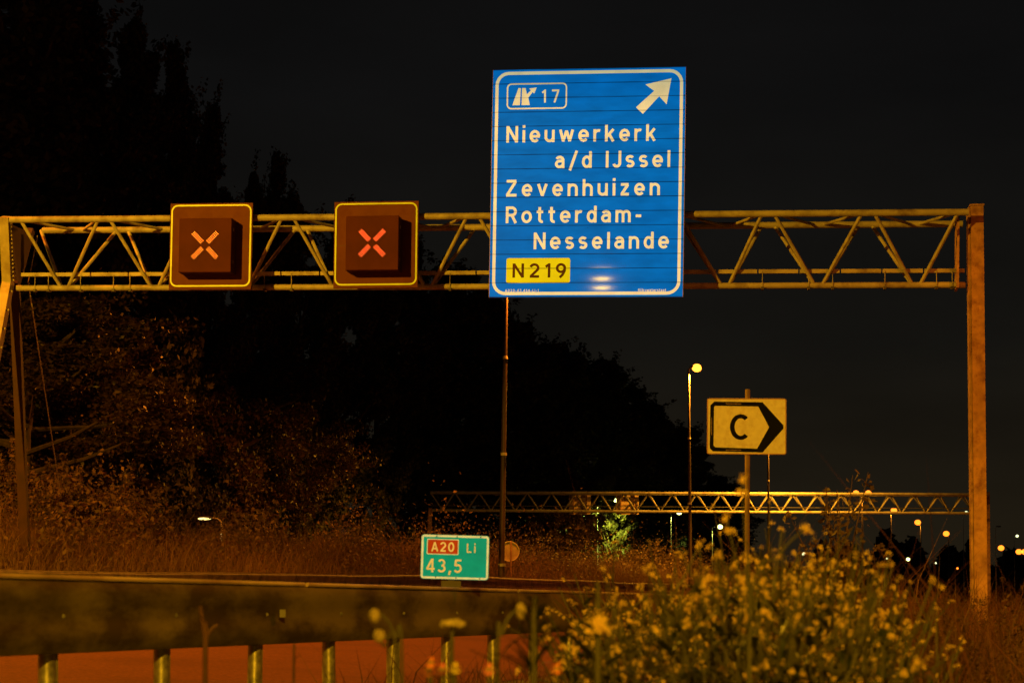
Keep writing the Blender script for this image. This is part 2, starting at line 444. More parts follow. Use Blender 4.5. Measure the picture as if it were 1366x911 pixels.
# right column: welded box post with a cap and a side flange
pr_top = on_plane(1302, 277, gL + gy * 0.55, gy); yb = gz(pr_top.x, pr_top.y) - 0.2
b = MB(); cz = (pr_top.z + yb) / 2
ctr = Vector((pr_top.x, pr_top.y, cz))
b.box(ctr, 0.235, 0.40, pr_top.z - yb, (gx.xy.to_3d().normalized(), gy, Vector((0, 0, 1))))
b.box(ctr - gx * 0.145 + gy * 0.03, 0.045, 0.30, pr_top.z - yb - 0.05, (gx.xy.to_3d().normalized(), gy, Vector((0, 0, 1))))
b.box(Vector((pr_top.x, pr_top.y, pr_top.z - 1.28)), 0.245, 0.41, 0.05, (gx.xy.to_3d().normalized(), gy, Vector((0, 0, 1))))
b.build('column', M['rusty'], gan)
b = MB().box(Vector((pr_top.x, pr_top.y, pr_top.z + 0.012)), 0.27, 0.44, 0.03, (gx.xy.to_3d().normalized(), gy, Vector((0, 0, 1))))
b.build('column_cap', M['rusty'], gan)
b = MB()
for zz in np.arange(0.8, pr_top.z - 0.3, 0.35):
    b.tube([Vector((pr_top.x, pr_top.y, zz)) - gy * 0.195 - gx * 0.06, Vector((pr_top.x, pr_top.y, zz)) - gy * 0.212 - gx * 0.06], 0.014, 8)
b.box(fc(1.0) + gy * 0.55 - gx * 0.17 + Vector((0, 0, -0.70)), 0.04, 0.5, 1.35, (gx, gy, gzv))
b.build('flange_bolts', M['rusty'], gan)
# left end frame: two legs that pinch at the bottom chord and spread to front and rear feet
ax = (gx, gy, gzv)
def leg(sgn):
    top = fc(0.0) + Vector((0, 0, 0.06)) - gx * 0.12 if sgn < 0 else rc(0.0) + Vector((0, 0, 0.02)) - gx * 0.06
    knee = bc(0.0) + gy * (0.16 * sgn) - gx * 0.11 + Vector((0, 0, 0.10))
    foot = Vector((knee.x - gx.x * 0.05, knee.y, 0)) + gy * (2.6 * sgn if sgn < 0 else 1.0) ; foot.z = gz(foot.x, foot.y) - 0.2
    lw = 0.19 if sgn < 0 else 0.13
    q = MB(); q.bar(top, knee, 0.19, lw + 0.03, gy); q.bar(knee + (knee - top).normalized() * -0.02, foot, 0.19, lw, gy)
    for a_, b_ in ((top, knee), (knee, foot)):
        n = 16
        for i in range(n):
            p = a_ + (b_ - a_) * ((i + 0.5) / n)
            q.box(p + gx * (lw / 2 + 0.015), 0.03, 0.05, 0.035, ax)
    return q
leg(-1).build('leg', mat('leg_steel', (0.40, 0.36, 0.24), 0.55, var=0.2, dirt=(0.14, 0.08, 0.04), dirt_amt=0.5), gan); leg(1).build('leg', mat('shaded_leg_steel', (0.045, 0.013, 0.009), 0.6, var=0.3), gan)  # rear leg: its shade is painted in as a darker colour
b = MB()
p1, p2, p3, p4 = fc(0.002) - Vector((0, 0, 0.08)), rc(0.004) - Vector((0, 0, 0.08)), bc(0.004) + gy * 0.1 + Vector((0, 0, 0.15)), bc(0.004) - gy * 0.1 + Vector((0, 0, 0.15))
b.add([p1 - gx * 0.05, p2 - gx * 0.05, p3 - gx * 0.05, p4 - gx * 0.05, p1 - gx * 0.06, p2 - gx * 0.06, p3 - gx * 0.06, p4 - gx * 0.06],
      [(0, 1, 2, 3), (7, 6, 5, 4), (0, 4, 5, 1), (1, 5, 6, 2), (2, 6, 7, 3), (3, 7, 4, 0)])
b.build('gusset', M['dark_steel'], gan)
b = MB(); p = rc(0.006) - Vector((0, 0, 0.1)); q = bc(0.0) + gy * 2.4 + gx * 0.1; q.z = 3.0
b.tube([p, bc(0.004) + gy * 0.45 + Vector((0, 0, 0.2)), q], 0.012, 6); b.build('conduit', M['steel'], gan)

# ------------------------------------------------------------------ lettering: strokes of constant width, as on road signs
def arc(cx, cy, rx, ry, a0, a1, n=14):
    return [(cx + rx * math.cos(math.radians(a0 + (a1 - a0) * i / n)), cy + ry * math.sin(math.radians(a0 + (a1 - a0) * i / n))) for i in range(n + 1)]
_h = 0.078
GLYPH = {
    'N': (0.70, [[(_h, 0), (_h, 1)], [(_h, 0.97), (0.622, 0.03)], [(0.622, 0), (0.622, 1)]]),
    'i': (0.156, [[(_h, 0), (_h, 0.74)], [(_h, 0.88), (_h, 1.04)]]),
    'e': (0.62, [arc(0.31, 0.37, 0.235, 0.292, 0, 318, 24), [(0.08, 0.36), (0.61, 0.36)]]),
    'u': (0.60, [[(_h, 0.74)] + arc(0.30, 0.29, 0.222, 0.212, 180, 360), [(0.522, 0), (0.522, 0.74)]]),
    'n': (0.60, [[(_h, 0), (_h, 0.74)], arc(0.30, 0.45, 0.222, 0.212, 180, 0) + [(0.522, 0)]]),
    'h': (0.60, [[(_h, 0), (_h, 1)], arc(0.30, 0.45, 0.222, 0.212, 180, 0) + [(0.522, 0)]]),
    'm': (0.90, [[(_h, 0), (_h, 0.74)], arc(0.264, 0.47, 0.186, 0.192, 180, 0) + [(0.45, 0)], arc(0.636, 0.47, 0.186, 0.192, 180, 0) + [(0.822, 0)]]),
    'w': (0.88, [[(0.07, 0.74), (0.25, 0.04)], [(0.24, 0.03), (0.44, 0.68)], [(0.44, 0.68), (0.64, 0.03)], [(0.63, 0.04), (0.81, 0.74)]]),
    'v': (0.62, [[(0.07, 0.74), (0.31, 0.03)], [(0.31, 0.03), (0.55, 0.74)]]),
    'r': (0.42, [[(_h, 0), (_h, 0.74)], arc(0.31, 0.42, 0.232, 0.242, 180, 68)]),
    'k': (0.58, [[(_h, 0), (_h, 1)], [(0.50, 0.74), (0.12, 0.29)], [(0.25, 0.43), (0.50, 0)]]),
    'a': (0.57, [arc(0.285, 0.48, 0.20, 0.182, 155, 0) + [(0.485, 0)], [(0.485, 0.43), (0.28, 0.43)] + arc(0.27, 0.254, 0.192, 0.176, 90, 270) + [(0.33, 0.082), (0.485, 0.19)]]),
    '/': (0.50, [[(0.05, -0.14), (0.45, 1.04)]]),
    'd': (0.58, [arc(0.29, 0.37, 0.212, 0.292, 0, 360, 26), [(0.502, 0), (0.502, 1)]]),
    'I': (0.156, [[(_h, 0), (_h, 1)]]),
    'J': (0.48, [[(0.402, 1)] + arc(0.222, 0.27, 0.18, 0.192, 0, -165)]),
    's': (0.52, [arc(0.26, 0.515, 0.182, 0.147, 30, 265, 16) + arc(0.26, 0.225, 0.182, 0.147, 85, -150, 16)]),
    'l': (0.156, [[(_h, 0), (_h, 1)]]),
    'Z': (0.68, [[(0.05, 0.922), (0.63, 0.922)], [(0.59, 0.90), (0.09, 0.10)], [(0.03, 0.078), (0.65, 0.078)]]),
    'z': (0.54, [[(0.04, 0.662), (0.49, 0.662)], [(0.45, 0.64), (0.09, 0.10)], [(0.03, 0.078), (0.51, 0.078)]]),
    'R': (0.66, [[(_h, 0), (_h, 1)], [(_h, 0.922), (0.34, 0.922)] + arc(0.36, 0.70, 0.212, 0.222, 90, -90) + [(_h, 0.478)], [(0.36, 0.478), (0.60, 0)]]),
    'o': (0.62, [arc(0.31, 0.37, 0.232, 0.292, 0, 360, 26)]),
    't': (0.43, [[(0.19, 0.95)] + arc(0.345, 0.225, 0.155, 0.147, 180, 285), [(0.01, 0.665), (0.40, 0.665)]]),
    'j': (0.26, [[(0.18, 0.74)] + arc(0.06, -0.08, 0.12, 0.13, 0, -90), [(0.18, 0.85), (0.18, 1.0)]]),
    '-': (0.36, [[(0.02, 0.38), (0.34, 0.38)]]),
    'C': (0.62, [arc(0.36, 0.5, 0.282, 0.42, 48, 312, 24)]),
    'L': (0.52, [[(_h, 0), (_h, 1)], [(_h, 0.078), (0.52, 0.078)]]),
    'A': (0.72, [[(0.07, 0), (0.36, 0.97)], [(0.36, 0.97), (0.65, 0)], [(0.16, 0.30), (0.56, 0.30)]]),
    '0': (0.64, [arc(0.32, 0.5, 0.242, 0.422, 0, 360, 28)]),
    '1': (0.34, [[(0.25, 0), (0.25, 1)], [(0.25, 0.93), (0.04, 0.76)]]),
    '2': (0.64, [arc(0.31, 0.68, 0.232, 0.242, 165, -30, 16) + [(0.10, 0.10)], [(0.04, 0.078), (0.60, 0.078)]]),
    '3': (0.60, [arc(0.28, 0.715, 0.20, 0.207, 155, -88, 16), arc(0.28, 0.295, 0.232, 0.217, 88, -155, 16)]),
    '4': (0.66, [[(0.47, 0), (0.47, 1)], [(0.45, 0.98), (0.08, 0.27)], [(0.03, 0.25), (0.64, 0.25)]]),
    '5': (0.60, [[(0.54, 0.922), (0.13, 0.922)], [(0.15, 0.94), (0.12, 0.50)], arc(0.28, 0.33, 0.232, 0.252, 130, -150, 18)]),
    '6': (0.62, [arc(0.31, 0.34, 0.232, 0.262, 0, 360, 24), [(0.078, 0.36), (0.10, 0.54), (0.20, 0.78), (0.38, 1.0)]]),
    '7': (0.58, [[(0.02, 0.922), (0.56, 0.922)], [(0.52, 0.94), (0.22, 0)]]),
    '9': (0.62, [arc(0.31, 0.66, 0.232, 0.262, 0, 360, 24), [(0.542, 0.64), (0.52, 0.46), (0.42, 0.22), (0.24, 0.0)]]),
    ',': (0.20, [[(0.14, 0.15), (0.05, -0.16)]]),
    '.': (0.16, [[(_h, 0), (_h, 0.156)]]),
}
def text_mesh(txt, cap, width, mat_, parent, x0, zb, y, sw=0.152, name='lettering', condense=1.0):
    """words of a given cap height set to a given width; baseline at zb, left edge at x0, in the parent's local x,z plane"""
    ws = [0.30 if ch == ' ' else GLYPH[ch][0] * condense for ch in txt]
    nat = sum(ws); gaps = len(txt) - 1
    gap = (width / cap - nat) / gaps if gaps else 0.0
    kx = 1.0
    if gap < 0.07 and gaps: gap = 0.07; kx = (width / cap) / (nat + gap * gaps)
    if not gaps: kx = (width / cap) / nat
    b = MB(); x = 0.0; lev = 0
    for ch, w in zip(txt, ws):
        if ch != ' ':
            for stroke in GLYPH[ch][1]:
                pts = [Vector((x + p[0] * condense, p[1])) for p in stroke]
                if len(stroke) > 2 and (pts[0] - pts[-1]).length < 1e-4: closed = True; pts = pts[:-1]
                else: closed = False
                n = len(pts); L_, R_ = [], []
                for i, p in enumerate(pts):
                    a = pts[i - 1] if (i or closed) else None
                    c = pts[(i + 1) % n] if (i < n - 1 or closed) else None
                    d0 = (p - a).normalized() if a is not None else (c - p).normalized()
                    d1 = (c - p).normalized() if c is not None else d0
                    n0, n1 = Vector((-d0.y, d0.x)), Vector((-d1.y, d1.x)); m_ = (n0 + n1).normalized()
                    k = min(1.6, 1 / max(0.3, m_.dot(n0)))
                    L_.append(p + m_ * (sw / 2 * k)); R_.append(p - m_ * (sw / 2 * k))
                yy = y - 0.0022 - 0.00025 * (lev % 4); lev += 1
                cv = lambda q: (x0 + q.x * cap * kx, yy, zb + q.y * cap)
                vv = [cv(q) for q in L_] + [cv(q) for q in R_]
                ff = [(i, n + i, n + (i + 1) % n, (i + 1) % n) for i in range(n if closed else n - 1)]
                b.add(vv, ff)
        x += w + gap
    return b.build(name, mat_, parent, fix=False)

def rrect(x0, z0, x1, z1, r, n=6):
    pts = []
    for cx, cz, a0 in ((x1 - r, z1 - r, 0), (x0 + r, z1 - r, 90), (x0 + r, z0 + r, 180), (x1 - r, z0 + r, 270)):
        for k in range(n + 1):
            a = math.radians(a0 + 90 * k / n); pts.append((cx + r * math.cos(a), cz + r * math.sin(a)))
    return pts
def outline(b, x0, z0, x1, z1, r, th, y0, y1):
    b.ring(rrect(x0, z0, x1, z1, r), rrect(x0 + th, z0 + th, x1 - th, z1 - th, max(r - th, 0.004)), y0, y1)

# ------------------------------------------------------------------ blue direction sign (glow added in place of returned headlight)
def sign_frame(root, px_l, px_r, py_b, front, roll):
    """put root at the bottom centre of a board hung `front` metres before the gantry's front chord plane"""
    pl = on_plane(px_l, py_b, gL - gy * front, gy); prr = on_plane(px_r, py_b, gL - gy * front, gy)
    hx = gx.xy.to_3d().normalized()
    rx = (hx * math.cos(roll) - Vector((0, 0, 1)) * math.sin(roll)); rz = gy.cross(rx) * -1
    rz = rx.cross(gy)
    frame_matrix(root, rx, gy, rz, (pl + prr) / 2)
    return (prr - pl).length
blue = thing('direction_sign', 'large blue motorway exit sign for Nieuwerkerk and Rotterdam-Nesselande on the gantry', 'road sign')
W = sign_frame(blue, 652.8, 910.6, 396.6, 0.26, math.radians(1.0))
K = W / 257.5; SH = 306.5 * K
def lx(x): return (x - 128.75) * K
def lz(y): return SH - y * K
per = 19.12 * K; seam = (per, SH - 19.3 * K, 0.5 * K)
M['blue'] = mat('sign_blue', (0.0, 0.05, 0.30), 0.4, var=0.17, scale=2.2, dirt=(0.0, 0.03, 0.16), dirt_amt=0.6, dirt_scale=1.6, stretch=(0.7, 1, 2.2), emit=(0.0, 0.116, 0.41), emit_s=1.0, seam=seam, spec=0.05, coat=1.0)  # emission on face, lettering and plate stands in for headlights they return
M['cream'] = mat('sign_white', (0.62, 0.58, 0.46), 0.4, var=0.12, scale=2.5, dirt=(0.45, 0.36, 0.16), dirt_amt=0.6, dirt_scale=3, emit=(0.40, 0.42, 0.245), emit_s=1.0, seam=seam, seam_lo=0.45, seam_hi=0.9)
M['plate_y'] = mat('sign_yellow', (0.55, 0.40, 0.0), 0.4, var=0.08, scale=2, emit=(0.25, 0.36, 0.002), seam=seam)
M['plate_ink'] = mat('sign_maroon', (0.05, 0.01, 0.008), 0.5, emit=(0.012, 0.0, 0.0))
b = MB(); z_hi = SH
edges = [SH] + [SH - 19.3 * K - per * i for i in range(20) if SH - 19.3 * K - per * i > 0.03] + [0.0]
for z_a, z_b in zip(edges[:-1], edges[1:]):
    vv, ff = [], []
    for i in range(9):
        f = i / 8; zq = z_a + (z_b - z_a) * f; yq = -0.0115 - 0.00032 * (1 - (2 * f - 1) ** 2) * ((z_a - z_b) / per) ** 2
        vv += [(lx(0), yq, zq), (lx(257.5), yq, zq)]
        if i: ff.append((2 * i - 2, 2 * i, 2 * i + 1, 2 * i - 1))
    b.add(vv, ff)
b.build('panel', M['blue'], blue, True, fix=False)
b = MB().prism([(lx(0), 0), (lx(257.5), 0), (lx(257.5), SH), (lx(0), SH)], -0.010, 0.028); b.build('back_panel', mat('sign_aluminium', (0.2, 0.19, 0.17), 0.5), blue)
b = MB(); ye = -0.0122
for xs in (-0.4, 0.4):
    b.box((lx(128.75) + xs * W, 0.06, SH / 2), 0.08, 0.05, SH * 0.96)
for zz in np.arange(per, SH, per):
    b.box((0, 0.045, zz), W * 0.99, 0.02, 0.03)
b.build('back_rails', M['dark_steel'], blue)
b = MB()
for zc in (1.62, 2.98 if SH > 3 else SH * 0.8):
    for xs in (-0.4, 0.4):
        b.box((xs * W, 0.14, lz(190 if zc < 2 else 290)), 0.10, 0.12, 0.08)
b.build('brackets', M['dark_steel'], blue)
b = MB()
for x_ in (-W / 2 - 0.006, W / 2 + 0.006): b.box((x_, 0.008, SH / 2), 0.010, 0.05, SH)
b.build('edge_trim', mat('edge_trim', (0.35, 0.24, 0.14), 0.5), blue)
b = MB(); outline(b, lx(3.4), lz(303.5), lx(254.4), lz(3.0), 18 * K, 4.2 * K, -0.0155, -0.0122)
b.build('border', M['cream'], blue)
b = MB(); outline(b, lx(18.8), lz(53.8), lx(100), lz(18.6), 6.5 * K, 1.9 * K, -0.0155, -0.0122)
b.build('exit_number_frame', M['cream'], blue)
def c1(x, y): # crop pixel -> sign-local
    px, py = 640 + x / 4.553, 70 + y / 4.553
    v = (py - 89.5) / 306.5
    return (lx(px - (659 - 6.3 * v)), lz(py - 89.8))
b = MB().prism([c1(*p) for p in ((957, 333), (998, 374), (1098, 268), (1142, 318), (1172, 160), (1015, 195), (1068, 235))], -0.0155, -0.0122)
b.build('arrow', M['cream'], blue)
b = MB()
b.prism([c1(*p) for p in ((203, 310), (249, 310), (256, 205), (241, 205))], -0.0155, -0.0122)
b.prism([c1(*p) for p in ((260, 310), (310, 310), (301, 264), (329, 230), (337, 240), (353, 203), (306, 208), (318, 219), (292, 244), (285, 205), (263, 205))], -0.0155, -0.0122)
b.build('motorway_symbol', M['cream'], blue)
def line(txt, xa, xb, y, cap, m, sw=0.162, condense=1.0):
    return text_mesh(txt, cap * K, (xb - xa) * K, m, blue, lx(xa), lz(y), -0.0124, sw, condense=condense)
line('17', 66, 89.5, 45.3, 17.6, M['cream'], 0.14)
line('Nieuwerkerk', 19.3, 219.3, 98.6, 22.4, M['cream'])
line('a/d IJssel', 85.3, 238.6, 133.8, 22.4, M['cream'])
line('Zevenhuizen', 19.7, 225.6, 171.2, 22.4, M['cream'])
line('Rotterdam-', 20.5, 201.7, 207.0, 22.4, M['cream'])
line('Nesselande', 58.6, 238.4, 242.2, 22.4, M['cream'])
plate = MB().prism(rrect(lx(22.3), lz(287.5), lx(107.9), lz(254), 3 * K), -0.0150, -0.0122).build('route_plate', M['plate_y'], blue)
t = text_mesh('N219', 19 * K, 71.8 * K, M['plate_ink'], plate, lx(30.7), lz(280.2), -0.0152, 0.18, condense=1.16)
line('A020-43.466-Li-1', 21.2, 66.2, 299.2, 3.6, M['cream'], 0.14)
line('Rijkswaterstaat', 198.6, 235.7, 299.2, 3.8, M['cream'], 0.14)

# ------------------------------------------------------------------ lane control signals
M['board'] = mat('signal_board', (0.125, 0.042, 0.015), 0.6, var=0.12, scale=1.5, dirt=(0.09, 0.022, 0.013), dirt_amt=0.5, spec=0.06)
M['sbox'] = mat('signal_box', (0.072, 0.0165, 0.008), 0.6, var=0.15, scale=2.0, spec=0.06)
M['sborder'] = mat('signal_border', (0.40, 0.40, 0.06), 0.4, var=0.15, emit=(0.10, 0.15, 0.0))  # border is no lamp: emission added to imitate its reflective sheeting
def lane_signal(label, pxl, pxr, py_t, py_b, bx, led, roll, dx):
    r = thing('lane_signal', label, 'lane signal', group='red cross lane signals on the gantry')
    w = sign_frame(r, pxl, pxr, py_b, 0.20, roll); k = w / (pxr - pxl); h = (py_b - py_t) * k
    MB().box((0, 0.0, h / 2), w, 0.05, h).build('board', M['board'], r)
    b = MB(); outline(b, -w / 2 + 1.2 * k, 3.5 * k, w / 2 - 1.2 * k, h - 1.8 * k, 9 * k, 2.1 * k, -0.029, -0.0252); b.build('border', M['sborder'], r)
    MB().box((0, -0.026, h * 0.495), w * 0.99, 0.0012, 0.006).build('board_joint', M['dark_steel'], r)
    dep = 0.36
    cxp, czp, bw, bh = bx
    x = cxp * k; z = h - czp * k
    bx_ = MB(); bx_.box((x, -0.025 - dep / 2, z), bw * k, dep, bh * k); bo_ = bx_.build('signal_box', M['sbox'], r)
    md = bo_.modifiers.new('bevel', 'BEVEL'); md.width = 0.012; md.segments = 2
    MB().box((x, -0.028, z - 0.01), bw * k * 0.9, 0.02, bh * k * 0.9).build('mounting_plate', M['dark_steel'], r)
    hh = MB()
    for s_ in (-0.3, 0.3):
        hh.box((x + bw * k / 2 + 0.008, -0.025 - dep * 0.7, z + s_ * bh * k), 0.012, 0.05, 0.06)
    hh.build('hinges', M['steel'], bo_)
    b = MB(); yf = -0.025 - dep - 0.002
    for sx in (-1, 1):
        for sz in (-1, 1):
            d = Vector((sx * 0.70, 0, sz * 0.714)).normalized(); q = Vector((-d.z, 0, d.x))
            for i in range(8):
                for j in (-1.15, 0, 1.15):
                    p = d * ((6.0 + 2.3 * i) * k) + q * (j * 1.9 * k) + Vector((sx * abs(j) * 0.0, 0, 0))
                    b.prism([(x + p.x + 0.0046 * math.cos(a), z + p.z + 0.0046 * math.sin(a)) for a in np.linspace(0, 2 * math.pi, 7)[:-1]], yf - 0.002, yf + 0.001)
    b.build('led_cross', led, bo_)
    # carrier behind the board clamped to the chord
    cb = MB()
    for s_ in (-0.3, 0.3): cb.box((s_ * w, 0.10, h / 2), 0.06, 0.14, h * 0.9)
    cb.build('carrier', M['dark_steel'], r)
    return r
LED1 = lens_mat('led_amber', (1.0, 0.20, 0.015), 13.0); LED2 = lens_mat('led_red', (1.0, 0.075, 0.02), 14.0)
lane_signal('left lane signal with an amber dotted cross on a square brown board, yellow border', 225.6, 335.2, 274, 386.4, (-0.8, 59.0, 69.5, 70), LED1, math.radians(0.9), 0)
lane_signal('right lane signal with a redder dotted cross, square board next to the blue sign', 445, 557.2, 270.5, 384.4, (-0.2, 59.0, 70, 71), LED2, math.radians(0.6), 0)

# ------------------------------------------------------------------ route sign C with black arrow
csn = thing('route_sign', 'pale rectangular sign with a black outlined arrow around the letter C on one post', 'road sign')
cD = 20.0
pcb = at(993.5, 605.5, cD); kc = cD / F_PX
frame_matrix(csn, Vector((0.9994, -0.035, -0.008)).normalized(), Vector((0.035, 0.9994, 0)), Vector((0.008, 0, 1)), (pcb.x, pcb.y, gz(pcb.x, pcb.y)))
zc0 = pcb.z - gz(pcb.x, pcb.y)
M['cface'] = mat('route_sign_face', (0.66, 0.60, 0.44), 0.45, var=0.10, scale=14, dirt=(0.50, 0.38, 0.22), dirt_amt=0.6, dirt_scale=16)
M['black'] = mat('sign_black', (0.008, 0.008, 0.008), 0.8, spec=0.05)
wc, hc = 104.5 * kc, 74 * kc
MB().prism(rrect(-wc / 2, zc0, wc / 2, zc0 + hc, 0.02), -0.012, 0.004).build('panel', M['cface'], csn)
MB().ring(rrect(-wc / 2 - 0.004, zc0 - 0.004, wc / 2 + 0.004, zc0 + hc + 0.004, 0.022), rrect(-wc / 2 + 0.006, zc0 + 0.006, wc / 2 - 0.006, zc0 + hc - 0.006, 0.014), -0.016, 0.010).build('rim', mat('sign_rim', (0.4, 0.2, 0.12), 0.5), csn)
def c6(x, y):  # crop 6 pixel -> local
    return ((860 + x / 3.376 - 993.9) * kc, zc0 + hc - (450 + y / 3.376 - 531) * kc)
outer = [(306, 287), (523, 289), (617, 393), (617, 408), (524, 516), (300, 512), (286, 497), (288, 304)]
inner = [(310, 306), (504, 308), (552, 400), (552, 403), (499, 499), (312, 494), (303, 486), (305, 312)]
MB().ring([c6(*p) for p in outer], [c6(*p) for p in inner], -0.0155, -0.0122).build('arrow_outline', M['black'], csn)
x_a, z_a = c6(381, 458); x_b, z_b = c6(456, 348)
text_mesh('C', (z_b - z_a) * 1.06, (x_b - x_a) * 1.12, M['black'], csn, x_a - 0.01, z_a - 0.004, -0.0124, 0.155)
tiny = MB()
for cx_, cy_, w_, h_ in ((393, 297, 70, 5), (393, 506, 70, 5), (294, 400, 4, 80)):
    for i in range(12):
        f = (i - 5.5) / 12
        x_, z_ = c6(cx_ + (f * w_ if w_ > h_ else 0), cy_ + (f * h_ if h_ > w_ else 0))
        tiny.box((x_, -0.0162, z_), (0.0045 * w_ / 70 if w_ > h_ else 0.006), 0.001, (0.010 if w_ > h_ else 0.009))
tiny.build('small_print', mat('small_print', (0.45, 0.28, 0.18), 0.5), csn)
b = MB(); b.tube([(0.012, 0.035, -0.2), (0.012, 0.035, zc0 + hc + 0.10)], 0.025, 12); b.build('post', mat('sign_post', (0.17, 0.10, 0.06), 0.6, var=0.3), csn, True)
b = MB()
for f in (0.2, 0.8): b.box((0.012, 0.018, zc0 + hc * f), 0.09, 0.03, 0.03)
b.build('clamps', M['dark_steel'], csn)

# ------------------------------------------------------------------ green kilometre sign on the near guardrail
kD = 13.2; kk = kD / F_PX
km = thing('kilometre_sign', 'small green kilometre sign reading A20 Li 43,5 mounted on the near guardrail', 'road sign')
pk = at(606, 772.5, kD)
roll = math.radians(1.6)
frame_matrix(km, Vector((math.cos(roll), 0, -math.sin(roll))), Vector((0, 1, 0)), Vector((math.sin(roll), 0, math.cos(roll))), pk)
wk, hk = 90.5 * kk, 59.0 * kk
M['green'] = mat('km_green', (0.0, 0.22, 0.13), 0.4, var=0.12, scale=9, dirt=(0.0, 0.07, 0.045), dirt_amt=0.5, dirt_scale=7, emit=(0.0, 0.175, 0.105), spec=0.05)  # glow added to the kilometre sign colours, imitating headlights sent back
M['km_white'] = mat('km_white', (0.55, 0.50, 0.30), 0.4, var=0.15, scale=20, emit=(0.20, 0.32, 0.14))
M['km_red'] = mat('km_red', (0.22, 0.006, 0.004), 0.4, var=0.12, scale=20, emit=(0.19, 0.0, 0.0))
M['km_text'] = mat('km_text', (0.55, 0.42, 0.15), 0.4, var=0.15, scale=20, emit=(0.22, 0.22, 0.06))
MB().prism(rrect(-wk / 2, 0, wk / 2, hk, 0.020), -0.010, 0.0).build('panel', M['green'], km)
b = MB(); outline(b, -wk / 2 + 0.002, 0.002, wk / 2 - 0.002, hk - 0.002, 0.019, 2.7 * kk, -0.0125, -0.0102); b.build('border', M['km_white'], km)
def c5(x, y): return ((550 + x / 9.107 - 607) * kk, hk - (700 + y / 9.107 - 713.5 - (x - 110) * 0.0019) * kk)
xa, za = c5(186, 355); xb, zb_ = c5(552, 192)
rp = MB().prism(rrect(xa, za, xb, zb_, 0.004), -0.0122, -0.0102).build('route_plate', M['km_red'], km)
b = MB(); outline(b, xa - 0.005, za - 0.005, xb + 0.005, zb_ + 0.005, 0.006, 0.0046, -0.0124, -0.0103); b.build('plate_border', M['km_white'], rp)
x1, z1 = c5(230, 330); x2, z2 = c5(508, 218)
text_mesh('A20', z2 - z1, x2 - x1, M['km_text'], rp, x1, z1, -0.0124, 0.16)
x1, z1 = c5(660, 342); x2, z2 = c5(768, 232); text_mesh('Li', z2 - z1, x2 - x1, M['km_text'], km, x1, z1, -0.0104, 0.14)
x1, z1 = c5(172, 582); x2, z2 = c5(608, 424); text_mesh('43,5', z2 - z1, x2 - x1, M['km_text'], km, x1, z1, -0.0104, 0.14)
b = MB()
for xx in (-0.22, 0.02, 0.30):
    for zz in (0.035, 0.965): b.box((xx * wk / 0.8, -0.0132, zz * hk), 0.006, 0.002, 0.010)
b.build('rivets', M['black'], km)
b = MB(); b.box((-0.02, 0.012, hk / 2), 0.05, 0.02, hk * 0.9); b.box((-0.02, 0.03, -0.035), 0.13, 0.10, 0.05); b.box((-0.02, 0.02, 0.0), 0.04, 0.03, 0.1); b.build('bracket', M['dark_steel'], km)

# ------------------------------------------------------------------ street lamps
def street_lamp(label, x, y, ztop, heads, pole_r, lens_m, group, arm=0.35, light=0, lcol=SODIUM, collars=True, z0=None, lens_size=0.22, pole_m=None, spot=165, lean=0.0):
    z0 = gz(x, y) if z0 is None else z0
    r = thing('street_lamp', label, 'street lamp', (x, y, z0), group)
    h = ztop - z0
    b = MB(); b.tube([(0, 0, -0.2), (0, 0, 1.2), (0, 0, 1.25), (lean * 0.5, 0, h * 0.55), (lean, 0, h)], [pole_r, pole_r, pole_r * 0.85, pole_r * 0.65, pole_r * 0.42], 12)
    b.build('pole', pole_m or M['pole'], r, True)
    if collars:
        for f, rr in ((0.1, 1.02), (0.42, 0.80), (0.70, 0.62)):
            MB().tube([(lean * f, 0, h * f - 0.05), (lean * f, 0, h * f + 0.05)], pole_r * rr + 0.008, 12).build('collar', M['collar'], r)
    for d in heads:
        b = MB(); b.tube([(lean, 0, h - 0.05), (lean + d * arm * 0.5, 0, h + 0.05), (lean + d * arm, 0, h + 0.07)], pole_r * 0.35, 8)
        b.build('arm', pole_m or M['pole'], r, True)
        b = MB(); b.blob((lean + d * (arm + 0.25), 0, h + 0.10), 0.36, 0.16, 0.09)
        hd = b.build('lamp_head', M['pole'], r, True)
        if lens_m:
            b = MB(); b.blob((lean + d * (arm + 0.27), -0.02, h + 0.045), lens_size, lens_size * 0.8, lens_size * 0.85, 14, 8)
            b.build('lens', lens_m, hd, True)
        if light:
            q = lamp_light((x + lean + d * (arm + 0.27), y, z0 + h - 0.3), light, lcol, 0.12, spot=spot, blend=0.3)
    return r
L_SOD = lens_mat('sodium_lens', (1.0, 0.28, 0.022), 5.0)
L_SOD_FAR = lens_mat('sodium_lens_far', (1.0, 0.22, 0.014), 3.0)
L_WHITE = lens_mat('mercury_lens', (0.9, 1.0, 0.30), 6.0)
L_COOL = lens_mat('cool_white_lens', (0.95, 1.0, 0.5), 2.0)
GRP = 'street lamps along the far side of the road'
p = at(676.5, 340, 70); street_lamp('dark street lamp pole whose top is hidden behind the large blue sign', (669 - CX) / F_PX * 70, 70, p.z, (1,), 0.13, L_SOD, GRP, light=9500, lcol=(1.0, 0.24, 0.01), lean=0.19, spot=175)
p = at(919.5, 492, 103); street_lamp('tall lit sodium street lamp standing just left of the C route sign', (921 - CX) / F_PX * 103, 103, p.z, (1,), 0.115, L_SOD, GRP, light=26000, spot=173, lean=-0.05, arm=0.15, lens_size=0.25)
p = at(1025.5, 575, 137); street_lamp('street lamp pole rising behind the C route sign, its head hidden', (1025.5 - CX) / F_PX * 137, 137, p.z, (1,), 0.12, L_SOD, GRP, light=15000, arm=0.2, spot=160)
